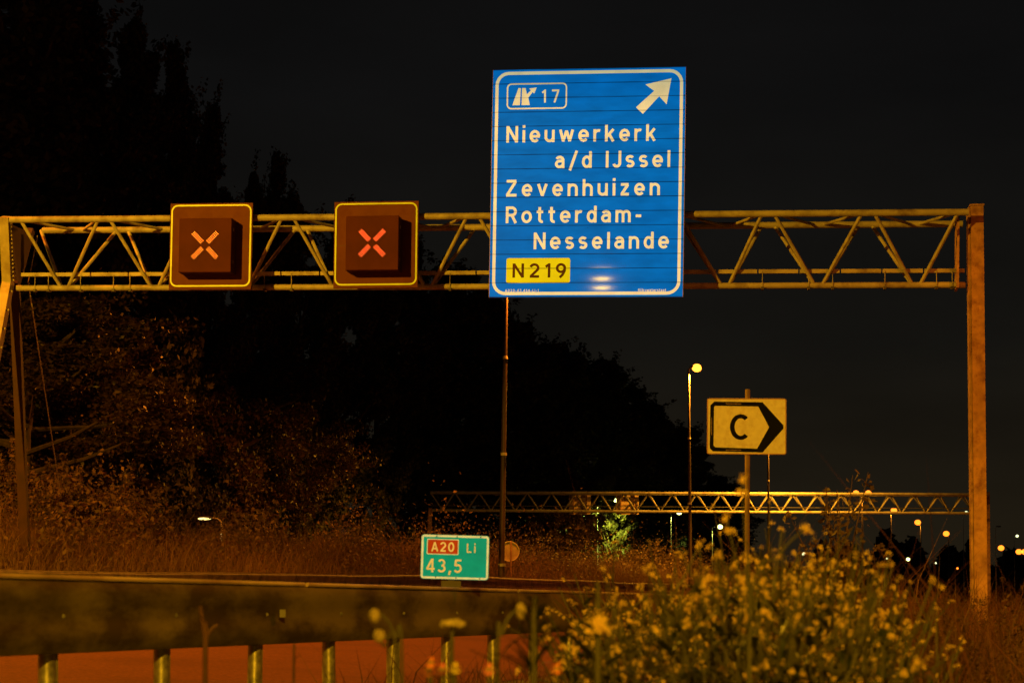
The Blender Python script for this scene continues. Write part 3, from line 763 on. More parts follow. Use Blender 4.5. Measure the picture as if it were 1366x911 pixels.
for px, py, D, heads, lab in ((1150, 658, 200, (-1, 1), 'twin headed lit street lamp above the far gantry, nearest of the receding lit row'),
                              (1188, 681, 236, (1,), 'lit street lamp just below the far gantry, right of the twin headed lamp'),
                              (1228, 697, 272, (-1,), 'lit street lamp, third of the receding row left of the gantry column'),
                              (1265.5, 712, 314, (-1,), 'lit street lamp closest to the gantry column on its left side'),
                              (1338, 731, 392, (-1,), 'small lit sodium lamp just right of the gantry column'),
                              (1363, 736, 420, (-1, 1), 'small twin headed lit lamp at the right edge of the picture')):
    p = at(px, py, D); street_lamp(lab, p.x, D, p.z, heads, 0.13, L_SOD_FAR, GRP, light=4000 if D < 320 else 0, arm=0.12 if len(heads) == 1 else 0.35, lens_size=0.43 * D / 270, spot=170, collars=False)
GW = 'white lamps of the side road beyond'
for px, py, D, hx_, lab, ls, mm, lp in ((797, 668, 176, 1, 'slender lamp with a greenish white light shining into the green tree', 0.28, L_WHITE, 5500),
                                     (895, 684, 200, 1, 'slender pale lamp pole with white light under the far gantry', 0.36, L_WHITE, 1200),
                                     (950, 703, 230, 1, 'bright greenish white lamp low between the street lamp and the C sign post', 0.42, L_WHITE, 1200),
                                     (1068, 739, 300, 1, 'small cool white lamp low behind the blossoms right of the C sign', 0.40, L_COOL, 0),
                                     (1328, 703, 260, 1, 'slim pale pole right of the gantry column', 0.01, None, 0),
                                     (1285, 684, 300, 1, 'white lamp touching the left side of the gantry column', 0.40, L_COOL, 0),
                                     (1353, 715, 330, 1, 'white lamp high near the right edge of the picture', 0.36, L_COOL, 0),
                                     (1208, 746, 420, 1, 'low distant greenish white lamp under the receding row', 0.55, L_WHITE, 0),
                                     (1180, 745, 460, 1, 'tiny distant white lamp low beneath the lit row', 0.34, L_COOL, 0),
                                     (1245, 751, 460, 1, 'tiny distant white lamp low left of the gantry column', 0.34, L_COOL, 0),
                                     (1274, 758, 460, 1, 'tiny distant yellowish lamp lowest beside the gantry column', 0.38, L_SOD_FAR, 0)):
    p = at(px, py, D); ls *= 0.72
    arm = (2.3 if px == 797 else 1.4 if D < 240 else 0.3) * (D / 300 if px not in (797,) else 1) * 0.6
    street_lamp(lab, p.x, D, p.z, (hx_,), 0.055, mm, GW, light=lp, lcol=(0.8, 1.0, 0.16), arm=arm, lens_size=ls, collars=False, pole_m=M['collar'], spot=172)
# cobra-head lamp at the left: curved neck, lamp facing left
cl = thing('street_lamp', 'low white street lamp with a curved neck in front of the dark trees at left', 'street lamp')
pc = at(296, 700, 80); cz0 = gz(pc.x, pc.y); cl.location = (pc.x, pc.y, cz0); zt = pc.z - cz0
kq = 80 / F_PX
b = MB(); b.tube([(0, 0, -0.2), (0, 0, zt - 0.1), (-0.03, 0, zt + 0.12), (-0.14, 0, zt + 0.24), (-0.30, 0, zt + 0.28), (-0.5, 0, zt + 0.29)], [0.05, 0.04, 0.035, 0.03, 0.028, 0.028], 10); b.build('pole', M['collar'], cl, True)
b = MB(); b.blob((-0.68, 0, zt + 0.30), 0.34, 0.14, 0.08); hd = b.build('lamp_head', M['pole'], cl, True)
b = MB(); b.blob((-0.70, -0.01, zt + 0.26), 0.27, 0.14, 0.06, 14, 8); b.build('lens', lens_mat('cobra_lens', (1.0, 0.78, 0.22), 3), hd, True)
lamp_light((pc.x - 0.7, pc.y, cz0 + zt), 350, (1, 0.85, 0.4), 0.12, spot=150)

nrm = blue.matrix_world.to_3x3() @ Vector((0, -1, 0))
hp = on_plane(803, 379, blue.matrix_world.translation + nrm * 0.012, nrm); dv = (hp - Vector((0, 0, EYE))).normalized()
rv = dv - 2 * dv.dot(nrm) * nrm; mp_ = hp + rv * 62
mast = thing('street_lamp', 'tall lit lamp behind the viewer, mirrored as a yellow glint in the blue sign', 'street lamp', (mp_.x, mp_.y, gz(mp_.x, mp_.y)))
mz = mp_.z - gz(mp_.x, mp_.y)
MB().tube([(-1.4, 0, -0.2), (-1.4, 0, mz * 0.5), (-1.4, 0, mz + 0.1), (-1.2, 0, mz + 0.3), (-0.6, 0, mz + 0.35)], [0.13, 0.1, 0.07, 0.05, 0.05], 12).build('pole', M['pole'], mast, True)
hd = MB().blob((0, 0, mz + 0.2), 0.85, 0.3, 0.14).build('lamp_head', M['pole'], mast, True)
MB().blob((0, 0, mz), 0.40, 0.22, 0.20, 16, 8).build('lens', lens_mat('mast_lens', (1.0, 0.58, 0.0), 70), hd, True)

# ------------------------------------------------------------------ back of a round sign
rs = thing('round_sign', 'back of a round traffic sign half hidden behind the dark lamp pole', 'road sign')
pr = at(679.5, 735, 73); rs.location = (pr.x, pr.y, gz(pr.x, pr.y)); zz = pr.z - rs.location.z
disc = [(0.37 * math.cos(a), zz + 0.37 * math.sin(a)) for a in np.linspace(0, 2 * math.pi, 33)[:-1]]
inn = [(0.345 * math.cos(a), zz + 0.345 * math.sin(a)) for a in np.linspace(0, 2 * math.pi, 33)[:-1]]
MB().prism(disc, 0.0, 0.006).build('disc', mat('sign_back', (0.42, 0.36, 0.25), 0.5), rs)
MB().ring(disc, inn, -0.03, -0.001).build('rim', M['collar'], rs)
MB().tube([(0.06, -0.035, -0.2), (0.06, -0.035, zz + 0.35)], 0.03, 8).build('post', M['rusty'], rs)

# ------------------------------------------------------------------ far gantry
fg = thing('gantry', 'distant lattice gantry crossing the whole right half, seen small under the C sign', 'gantry')
fD = 140.0
A, Bp = at(574, 656.5, fD), at(1318, 659.5, fD); A2, B2 = at(574, 680, fD), at(1318, 684, fD)
fy = Vector((0, 1, 0))
for P, Q, yy, nm in ((A, Bp, 0, 'top_chord'), (A, Bp, 1.0, 'top_chord'), (A2, B2, 0.5, 'bottom_chord')):
    MB().tube([P + fy * yy, (P + Q) / 2 + fy * yy, Q + fy * yy], 0.10, 8).build(nm, M['steel'], fg, True)
fb, rb = MB(), MB()
n = 23
for i in range(n):
    u0, um, u1 = i / n, (i + 0.5) / n, (i + 1) / n
    for q, yy in ((fb, 0.0), (rb, 1.0)):
        q.tube([A.lerp(Bp, u0) + fy * yy, A2.lerp(B2, um) + fy * 0.5], 0.055, 6); q.tube([A2.lerp(B2, um) + fy * 0.5, A.lerp(Bp, u1) + fy * yy], 0.055, 6)
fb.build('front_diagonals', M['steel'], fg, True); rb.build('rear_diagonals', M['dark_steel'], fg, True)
b = MB()
for yy in (-1.4, 2.2):
    p = A2 + Vector((0, 0, 0.1)); f = A2 + fy * yy; f.z = gz(f.x, f.y) - 0.2; f.x -= 0.2; b.bar(p, f, 0.25, 0.25)
b.build('leg', M['rusty'], fg)
f = Bp.copy(); b = MB(); zb0 = gz(f.x, f.y) - 0.3
b.box((f.x, f.y + 0.5, (f.z + 0.2 + zb0) / 2), 0.36, 0.5, f.z + 0.2 - zb0); b.build('column', M['rusty'], fg)
b = MB(); b.bar(A2 + Vector((0, -0.2, 0.30)), B2 + Vector((0, -0.2, 0.30)), 0.08, 0.05); b.build('cable_tray', M['dark_steel'], fg)
for pxa, pxb, lab in ((759, 788, 'back of the left of two signal boards on the far gantry'), (822, 852, 'back of the right signal board on the far gantry, beside the lit green tree')):
    s_ = thing('lane_signal', lab, 'lane signal', group='signal board backs on the far gantry')
    pa, pb = at(pxa, 686, fD + 1.4), at(pxb, 655.5, fD + 1.4)
    s_.location = ((pa.x + pb.x) / 2, fD + 1.4, pa.z); w_, h_ = pb.x - pa.x, pb.z - pa.z
    MB().box((0, 0, h_ / 2), w_, 0.06, h_).build('board', mat('board_back', (0.62, 0.48, 0.30), 0.6), s_)
    b = MB()
    for i in range(6): b.box((0, -0.05, h_ * (i + 0.5) / 6), w_ * 0.98, 0.03, 0.05)
    for xx in (-0.3, 0.3): b.box((xx * w_, -0.10, h_ / 2), 0.08, 0.08, h_ * 1.04)
    b.build('ribs', M['rusty'], s_)

# ------------------------------------------------------------------ vegetation
def quads_mesh(name, cen, size, rs_, m, elong=1.8, flat=0.0):
    n = len(cen)
    a = rs_.normal(size=(n, 3)); a /= np.linalg.norm(a, axis=1)[:, None]
    c = rs_.normal(size=(n, 3)); c -= (c * a).sum(1)[:, None] * a; c /= np.linalg.norm(c, axis=1)[:, None]
    sz = size * rs_.uniform(0.6, 1.35, size=(n, 1)) if np.isscalar(size) else size[:, None]
    u, w = a * sz * elong / 2, c * sz / 2
    nb = np.cross(a, c) * sz * 0.12
    V = np.empty((n, 4, 3)); V[:, 0] = cen - u; V[:, 1] = cen - w + nb - u * 0.15; V[:, 2] = cen + u; V[:, 3] = cen + w + nb - u * 0.15
    me = bpy.data.meshes.new(name)
    me.vertices.add(4 * n); me.vertices.foreach_set('co', V.reshape(-1))
    me.loops.add(4 * n); me.loops.foreach_set('vertex_index', np.arange(4 * n))
    me.polygons.add(n); me.polygons.foreach_set('loop_start', np.arange(n) * 4)
    me.materials.append(m); me.update(calc_edges=True)
    return me

def tree_meshes(seed, kind, leaf_m, n_clump, per, leaf, H=22.0, R=3.2):
    """one trunk-and-limbs mesh and one crown mesh; local origin at the foot"""
    rs_ = np.random.RandomState(seed); cl_ = []
    tb = MB(); lean = rs_.normal(0, 0.25, 2)
    def axis(h): return np.array([lean[0] * h * h + 0.12 * math.sin(h * 9 + seed), lean[1] * h * h + 0.12 * math.cos(h * 7 + seed), h * H])
    tb.tube([axis(h) for h in np.linspace(-0.01, 0.93, 10)], list(np.linspace(0.34, 0.03, 10) * (1.25 if kind == 'broad' else 1)), 9)
    cs = []
    for i in range(n_clump):
        h = rs_.beta(1.3, 1.15)
        if kind == 'poplar':
            hh = 0.12 + 0.88 * h; prof = (math.sin(math.pi * min(1, hh ** 0.75)) ** 0.55) * (1.0 - 0.45 * hh); prof = max(prof, 0.07)
        else:
            hh = 0.20 + 0.80 * h; prof = max(0.15, math.sin(math.pi * (0.12 + 0.85 * h)) ** 0.6)
        lump = 0.72 + 0.5 * abs(math.sin(seed + hh * 13 + 2.0 * math.sin(hh * 5)))
        an = rs_.uniform(0, 2 * math.pi); rr = R * prof * lump * math.sqrt(rs_.uniform(0.05, 1.0))
        c = axis(hh) + np.array([rr * math.cos(an), rr * math.sin(an), 0]); cs.append(c)
        sig = (0.42 if kind == 'poplar' else 0.62 if H > 15 else 0.40) * (0.55 + 0.45 * prof) * rs_.uniform(0.7, 1.3) * R / 3.2
        k = int(per * rs_.uniform(0.6, 1.4))
        d = rs_.normal(size=(k, 3)); d /= np.linalg.norm(d, axis=1)[:, None]
        d *= (rs_.uniform(0.2, 1.0, size=(k, 1)) ** 0.5) * sig * 1.7
        d[:, 2] *= 1.25 if kind == 'poplar' else 0.75
        cl_.append(c + d)
    # the leader and wisps that break the outline
    for i in range(int(n_clump * 0.5)):
        c = cs[rs_.randint(len(cs))]; out = c - axis(c[2] / H); out[2] = abs(out[2]) + rs_.uniform(0.3, 1.6)
        out = out / np.linalg.norm(out); k = int(per * 0.22)
        tt = rs_.uniform(0, 1, size=(k, 1)) ** 1.3
        cl_.append(c + out * tt * rs_.uniform(0.8, 2.0) * R / 3.2 + rs_.normal(0, 0.13, size=(k, 3)))
    for c in cs[::max(1, n_clump // 16)]:
        h0 = max(0.1, c[2] / H - rs_.uniform(0.08, 0.16)); p0 = axis(h0); mid = (p0 + c) / 2 + np.array([0, 0, -0.2])
        tb.tube([p0, mid, c], [0.12, 0.08, 0.02], 6)
    cen = np.concatenate(cl_)
    return tb.mesh('trunk', M['bark'], True, fix=False), quads_mesh('crown', cen, leaf, rs_, leaf_m)

def put_tree(name, label, meshes, x, y, h, wid, H0=22.0, R0=3.2, group=None, rot=0.0, z0=None):
    r = thing(name, label, 'tree', (x, y, gz(x, y) - 0.05 if z0 is None else z0), group)
    for nm, me in (('trunk', meshes[0]), ('crown', meshes[1])):
        o = bpy.data.objects.new(nm, me); COL.objects.link(o); o.parent = r
        o.scale = (wid / R0, wid / R0, h / H0); o.rotation_euler = (0, 0, rot)
    return r
POP = [tree_meshes(11 + i * 7, 'poplar', M['leaf_dark'], 150, 260, 0.15) for i in range(4)]
ROUND = [tree_meshes(211 + i * 7, 'broad', M['leaf_dark'], 130, 200, 0.17) for i in range(3)]
BROAD = [tree_meshes(101 + i * 5, 'broad', M['leaf_near'], 75, 420, 0.10, 12.0, 4.0) for i in range(2)]
ROW = [  # column, top row, distance, half width in metres, label
    (20, -190, 62, 3.6, 'towering dark poplar at the left edge above the gantry end'),
    (80, -90, 66, 3.4, 'towering dark poplar, second from the left edge, reaching out of the picture'),
    (110, 0, 71, 3.0, 'tall dark poplar whose tip touches the top of the picture at left'),
    (170, 34, 77, 2.8, 'tall dark poplar with a pointed tip, up and left of the amber cross'),
    (222, 66, 83, 1.9, 'tall dark poplar with a pointed tip right above the left lane signal'),
    (254, 112, 89, 2.3, 'dark poplar sloping down to the right above the left lane signal'),
    (280, 150, 96, 2.2, 'dark poplar at the steep step of the treeline beside the sky gap'),
    (335, 236, 108, 1.9, 'small dark tree top left of the lone pointed tree'),
    (364, 211, 112, 2.3, 'lone pointed dark tree top between the two lane signals'),
    (402, 274, 118, 3.0, 'low dark tree top just left of the right lane signal'),
    (450, 292, 124, 3.6, 'dark tree behind the left half of the right lane signal'),
    (505, 300, 130, 2.8, 'dark tree behind the right half of the right lane signal'),
    (552, 318, 150, 3.4, 'dark tree right of the right lane signal, behind the lattice'),
    (600, 362, 156, 3.6, 'dark tree left of the blue sign under the lattice'),
    (645, 398, 160, 3.4, 'dark tree at the lower left corner of the blue sign'),
    (690, 436, 166, 3.2, 'dark tree below the blue sign, right of the lamp pole'),
    (728, 462, 176, 3.0, 'dark tree below the middle of the blue sign'),
    (765, 474, 186, 3.2, 'dark tree below the yellow N219 plate end'),
    (800, 486, 198, 3.2, 'dark tree below the arrow end of the blue sign'),
    (838, 520, 214, 3.4, 'dark tree left of the lit lamp, third crown from its pole'),
    (872, 545, 232, 3.4, 'dark tree left of the lit lamp, second crown from its pole'),
    (902, 575, 252, 3.6, 'dark tree crown touching the lit lamp pole on its left'),
    (932, 606, 276, 3.6, 'dark tree crown between the lit lamp pole and the C sign'),
    (958, 640, 310, 4.0, 'last dark tree of the row, dying away under the C sign'),
]
for i, (px, py, D, wd, lab) in enumerate(ROW):
    p = at(px, py, D); z0 = gz(p.x, p.y)
    put_tree('poplar_tree', lab, POP[i % 4] if px < 560 else ROUND[i % 3], p.x, D, p.z - z0, wd * (1.0 if px < 560 else 1.35), group='dark row of trees behind the far guardrail', rot=i * 1.7)
for i, (px, py, D, wd, lab) in enumerate((
        (30, 395, 57, 4.2, 'leafy tree with glinting leaves behind the gantry leg'),
        (88, 385, 61, 3.1, 'leafy tree with glinting orange leaves below the left part of the lattice'),
        (265, 405, 92, 4.6, 'leafy tree with faint brown leaves below the left lane signal'),
        (345, 470, 98, 4.2, 'leafy tree with dim drooping crown above the curved neck lamp'))):
    p = at(px, py, D)
    put_tree('leafy_tree', lab, BROAD[i % 2], p.x, D, p.z - gz(p.x, p.y), wd, 12.0, 4.0, group='leafy trees in front of the dark row', rot=i * 2.1 + 0.4)
# green tree in the lamp light
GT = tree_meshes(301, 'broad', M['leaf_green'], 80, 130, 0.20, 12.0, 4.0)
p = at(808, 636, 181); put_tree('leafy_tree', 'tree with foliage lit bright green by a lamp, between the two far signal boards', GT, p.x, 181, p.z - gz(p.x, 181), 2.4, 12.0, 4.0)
for px, D, py, lab in ((740, 150, 640, 'thin tree with pale lit trunk under the left far signal board'), (758, 156, 640, 'thin forked tree right beside the pale trunk under the far gantry')):
    p = at(px, py, D); put_tree('leafy_tree', lab, BROAD[1], p.x, D, p.z - gz(p.x, D), 2.6, 12.0, 4.0)

def shrub_mesh(seed, R, H, n, leaf, m):
    rs_ = np.random.RandomState(seed); out = []; sb = MB()
    for i in range(26):
        an = rs_.uniform(0, 6.28); rr = R * math.sqrt(rs_.uniform(0, 1)); hh = H * (1 - (rr / R) ** 2 * 0.6) * rs_.uniform(0.35, 1.0)
        c = np.array([rr * math.cos(an), rr * math.sin(an), hh]); k = n // 26
        sb.tube([(c[0] * 0.15, c[1] * 0.15, -0.1), (c[0] * 0.6, c[1] * 0.6, hh * 0.5), c], [0.035, 0.025, 0.008], 5)
        d = rs_.normal(size=(k, 3)) * np.array([R * 0.11, R * 0.11, H * 0.07]); out.append(c + d)
        k2 = k // 3; tt = rs_.uniform(0, 1, size=(k2, 1)); dr = np.array([c[0], c[1], H * 0.7]); dr /= np.linalg.norm(dr)
        out.append(c + dr * tt * 0.4 * H * rs_.uniform(0.4, 1.0) + rs_.normal(0, 0.05, (k2, 3)))
    cen = np.concatenate(out); cen = cen[cen[:, 2] > 0]
    return sb.mesh('stems', M['bark'], False, fix=False), quads_mesh('foliage', cen, leaf, rs_, m)
SH_M = [shrub_mesh(5 + i, 2.0, 2.6, 14000, 0.06, M['shrub']) for i in range(3)]
for i, (px, py, D, sc, lab) in enumerate((
        (20, 590, 50, 1.0, 'large brown lit bush at the left edge below the gantry leg'),
        (95, 612, 54, 1.2, 'large brown lit bush right of the gantry leg foot'),
        (30, 725, 46, 0.5, 'low lit bush at the left edge just above the guardrail'),
        (75, 738, 47, 0.45, 'low lit bush beside the black gap above the guardrail'),
        (165, 690, 60, 0.8, 'brown bush right of the black gap in the undergrowth'),
        (222, 716, 62, 0.7, 'brown bush left of the curved neck lamp'),
        (335, 722, 66, 0.7, 'brown bush right of the curved neck lamp'),
        (445, 718, 72, 0.8, 'brown bush between the trunks left of the kilometre sign'),
        (540, 720, 74, 0.8, 'dim bush left of the far gantry leg'),
        (630, 722, 80, 0.6, 'bush right above the kilometre sign'),
        (872, 722, 118, 1.2, 'round dark bush under the slender pale lamp pole'),
        (820, 748, 112, 0.9, 'low bush on the lit berm left of the round dark bush'))):
    p = at(px, py, D); h = p.z - gz(p.x, D)
    r = thing('bush', lab, 'bush', (p.x, D, gz(p.x, D)), 'bushes on the berm behind the far guardrail')
    for nm, me in (('stems', SH_M[i % 3][0]), ('foliage', SH_M[i % 3][1])):
        o = bpy.data.objects.new(nm, me); COL.objects.link(o); o.parent = r; o.scale = (sc, sc, max(h, 0.6) / 3.0); o.rotation_euler = (0, 0, i * 1.3)

def blades(name, P, hgt, wid, lean, rs_, m):
    n = len(P); an = rs_.uniform(0, 2 * math.pi, n); la = rs_.uniform(0, 2 * math.pi, n)
    side = np.stack([np.cos(an), np.sin(an), np.zeros(n)], 1) * wid[:, None] / 2
    ld = np.stack([np.cos(la), np.sin(la), np.zeros(n)], 1) * (lean * hgt)[:, None]
    up_ = np.zeros((n, 3)); up_[:, 2] = hgt
    V = np.empty((n, 5, 3)); V[:, 0] = P - side; V[:, 1] = P + side
    V[:, 2] = P + up_ * 0.6 + ld * 0.35 + side * 0.7; V[:, 3] = P + up_ * 0.6 + ld * 0.35 - side * 0.7; V[:, 4] = P + up_ * 0.96 + ld
    me = bpy.data.meshes.new(name); me.vertices.add(5 * n); me.vertices.foreach_set('co', V.reshape(-1))
    base = (np.arange(n) * 5)[:, None]
    idx = np.concatenate([base + np.array([[0, 1, 2, 3]]), base + np.array([[3, 2, 4]])], 1)
    me.loops.add(7 * n); me.loops.foreach_set('vertex_index', idx.reshape(-1))
    ls = np.empty((n, 2), int); ls[:, 0] = np.arange(n) * 7; ls[:, 1] = ls[:, 0] + 4
    me.polygons.add(2 * n); me.polygons.foreach_set('loop_start', ls.reshape(-1))
    me.materials.append(m); me.update(calc_edges=True)
    o = bpy.data.objects.new(name, me); COL.objects.link(o); return o
def ground_pts(rs_, n, s0, s1, t0, t1, power=1.0):
    s = rs_.uniform(s0, s1, n); t = t0 + (t1 - t0) * rs_.uniform(0, 1, n) ** power
    x = RP0.x + RN.x * s + RD.x * t; y = RP0.y + RN.y * s + RD.y * t
    return np.stack([x, y, np.interp(s, PS, PZ) - 0.02], 1)
rs1 = np.random.RandomState(77)
P = ground_pts(rs1, 150000, 15.6, 25, 22, 190, 1.2)
hh = rs1.gamma(9, 0.085, len(P)) * (0.8 + 0.5 * np.sin(P[:, 0] * 0.55 + 1.7 * np.sin(P[:, 1] * 0.21)) ** 2)
o = blades('berm_grass', P, hh, 0.004 + 0.00022 * P[:, 1] * rs1.uniform(0.5, 1.3, len(P)), rs1.uniform(0.1, 0.8, len(P)), rs1, M['grass_far'])
tag(o, 'tall dry grass covering the berm behind the far guardrail', 'grass', kind='stuff')
cenP = ground_pts(rs1, 90000, 16.6, 25, 20, 175, 1.2)
cenP[:, 2] += rs1.gamma(3.0, 0.28, len(cenP)) * (0.35 + np.sin(cenP[:, 0] * 0.8 + cenP[:, 1] * 0.13) ** 2)
me = quads_mesh('undergrowth', cenP, 0.07, rs1, M['shrub'])
o = bpy.data.objects.new('undergrowth', me); COL.objects.link(o); tag(o, 'dim brown undergrowth at the foot of the dark trees', 'undergrowth', kind='stuff')
# verge grass on the near side
P = ground_pts(rs1, 52000, -9, -0.35, -2, 60, 1.5)
D_ = P[:, 1]; keep = (D_ > 3.2) & ((D_ > 8.5) | (CX + F_PX * P[:, 0] / np.maximum(D_, 0.1) < 800) | (CX + F_PX * P[:, 0] / np.maximum(D_, 0.1) > 1230))
# keep the sight line to the guardrail open left of the blossoms: only short grass there
pxs = CX + F_PX * P[:, 0] / np.maximum(P[:, 1], 0.1)
hh = rs1.gamma(8, 0.085, len(P))
short = pxs < 800
hh = np.where(short, np.minimum(hh, 0.26 + 0.2 * rs1.uniform(0, 1, len(P))) * 0.8, hh)
tuft = short & (pxs > 420) & (D_ > 5.5) & (D_ < 11) & (rs1.uniform(0, 1, len(P)) < 0.5 * np.clip((pxs - 420) / 250, 0.15, 1))
hh = np.where(tuft, rs1.uniform(0.25, 0.62, len(P)), hh)
o = blades('verge_grass', P[keep], hh[keep], (0.003 + 0.006 * rs1.uniform(0, 1, len(P)) + 0.0003 * D_)[keep], rs1.uniform(0.1, 0.7, len(P))[keep], rs1, M['grass_near'])
tag(o, 'dry reddish grass on the near verge around the gantry column', 'grass', kind='stuff')

# tall dry weeds on the verge
def weed_mesh(seed):
    rs_ = np.random.RandomState(seed); b = MB(); cen = []
    for k in range(7):
        an = rs_.uniform(0, 6.28); sp = rs_.uniform(0.05, 0.30); h = rs_.uniform(0.7, 1.25)
        tip = Vector((sp * math.cos(an), sp * math.sin(an), h)); b.tube([(0, 0, -0.1), (tip.x * 0.4, tip.y * 0.4, h * 0.55), tip], [0.006, 0.005, 0.003], 5)
        for j in range(9):
            f = rs_.uniform(0.35, 1.0); p = Vector((tip.x * f, tip.y * f, h * f)); q = p + Vector((rs_.normal(0, 0.07), rs_.normal(0, 0.07), rs_.uniform(0.03, 0.14)))
            b.tube([p, q], [0.003, 0.002], 4, False); n = rs_.randint(4, 12); cen.append(np.array(q) + rs_.normal(0, 0.022, (n, 3)))
    return b.mesh('stem', M['dry'], False, False), quads_mesh('foliage', np.concatenate(cen), 0.022, rs_, M['dry'])  # foliage here is the dry seed heads at the twig tips
WD = [weed_mesh(40 + i) for i in range(4)]
rw = random.Random(12)
for i in range(56):
    D = rw.choice([rw.uniform(9, 12), rw.uniform(11, 20), rw.uniform(16, 34)]); px = rw.uniform(985, 1390)
    x = (px - CX) / F_PX * D
    if st(x, D)[0] > -0.5: continue
    r = thing('dry_weed', 'branching dry brown weed with seed heads on the verge around the gantry column', 'weed', (x, D, gz(x, D)), 'dry weeds on the near verge')
    sc = rw.uniform(0.6, 1.0) * (0.9 if D < 12 else 1.1) * (0.85 if px > 1130 else 1.0)
    for nm, me in zip(('stem', 'foliage'), WD[i % 4]):
        o = bpy.data.objects.new(nm, me); COL.objects.link(o); o.parent = r; o.scale = (sc, sc, sc); o.rotation_euler = (0, 0, rw.uniform(0, 6.28))
p = at(1118, 622, 16)
r = thing('sapling', 'thin sapling with sparse reddish leaves rising above the weeds left of the gantry column', 'sapling', (p.x, 16, gz(p.x, 16)))
rs2 = np.random.RandomState(9); b = MB(); cen = []; hS = p.z - gz(p.x, 16)
for k in range(9):
    tip = Vector((rs2.normal(0, 0.16), rs2.normal(0, 0.15), hS * rs2.uniform(0.72, 1.0))); b.tube([(0, 0, -0.1), (tip.x * 0.3, tip.y * 0.3, tip.z * 0.6), tip], [0.012, 0.008, 0.003], 5)
    for j in range(12):
        f = rs2.uniform(0.6, 1.0); cen.append(np.array(tip) * np.array([f, f, f]) + rs2.normal(0, 0.03, (3, 3)))
b.build('stem', M['dry'], r); o = bpy.data.objects.new('leaves', quads_mesh('leaves', np.concatenate(cen), 0.032, rs2, M['shrub'])); COL.objects.link(o); o.parent = r

# foreground blossoms
def blossom_mesh(seed):
    rs_ = np.random.RandomState(seed); b = MB()
    for k in range(9):
        c = Vector(rs_.normal(0, 0.0085, 3)); nrm = (c * 60 + Vector((0, -0.2, 0.6)) + Vector(rs_.normal(0, 0.3, 3))).normalized()
        a = nrm.orthogonal().normalized(); d = nrm.cross(a)
        for q in range(4):
            an = math.pi / 2 * q; r_ = a * math.cos(an) + d * math.sin(an); s_ = nrm.cross(r_)
            L_ = rs_.uniform(0.007, 0.0095)
            b.add([c, c + r_ * L_ * 0.6 - s_ * L_ * 0.42, c + r_ * L_ + nrm * 0.002, c + r_ * L_ * 0.6 + s_ * L_ * 0.42], [(0, 1, 2, 3)])
    return b.mesh('blossom', M['petal'], False, False)
BL = [blossom_mesh(i) for i in range(4)]
def leafy(b, p, d, L_, w_):
    d = d.normalized(); s_ = d.cross(Vector((0, 0, 1)))
    s_ = s_.normalized() if s_.length > 0.05 else Vector((1, 0, 0)); up_ = s_.cross(d)
    b.add([p, p + d * L_ * 0.35 + s_ * w_ / 2 + up_ * L_ * 0.06, p + d * L_ * 0.35 - s_ * w_ / 2 + up_ * L_ * 0.06, p + d * L_ * 0.72 + s_ * w_ * 0.36 + up_ * 0.02 * L_, p + d * L_ * 0.72 - s_ * w_ * 0.36 + up_ * 0.02 * L_, p + d * L_ - up_ * L_ * 0.12],
          [(0, 2, 1), (1, 2, 4, 3), (3, 4, 5)])
def flowering_plant(seed, h):
    rs_ = np.random.RandomState(seed); sb, lb, tips = MB(), MB(), []
    for k in range(7):
        an = rs_.uniform(0, 6.28); sp = rs_.uniform(0.06, 0.34) * h; hh = h * rs_.uniform(0.72, 1.0)
        tip = Vector((sp * math.cos(an), sp * math.sin(an), hh)); mid = Vector((tip.x * 0.3, tip.y * 0.3, hh * 0.55))
        sb.tube([(0, 0, -0.08), mid, tip], [0.006, 0.0045, 0.002], 5); tips.append(tip)
        for j in range(3):
            f = rs_.uniform(0.45, 0.9); p = mid.lerp(tip, f)
            q = p + Vector((rs_.normal(0, 0.07), rs_.normal(0, 0.07), rs_.uniform(0.03, 0.13))); sb.tube([p, (p + q) / 2 + Vector((0, 0, -0.01)), q], [0.003, 0.0025, 0.0015], 4, False); tips.append(q)
        for j in range(7):
            f = rs_.uniform(0.15, 1.0); p = Vector((0, 0, 0)).lerp(mid, f) if j < 3 else mid.lerp(tip, f * 0.8)
            leafy(lb, p, Vector((rs_.normal(), rs_.normal(), rs_.uniform(0.0, 0.8))), rs_.uniform(0.05, 0.12), rs_.uniform(0.015, 0.035))
    return sb.mesh('stem', M['stem'], False, False), lb.mesh('leaves', M['weed_leaf'], False, False), tips
FP = [flowering_plant(60 + i, 1.0) for i in range(5)]
rp_ = random.Random(5)
ENV = [(790, 790), (830, 762), (880, 735), (930, 705), (985, 690), (1040, 682), (1090, 690), (1140, 715), (1190, 745), (1240, 790), (1300, 830), (1380, 860)]
spots = []
for i in range(54):
    px = rp_.uniform(810, 1185)
    D = rp_.uniform(4.6, 7.8); top = float(np.interp(px, [q[0] for q in ENV], [q[1] for q in ENV])) + rp_.uniform(-12, 70)
    spots.append((px, D, top))
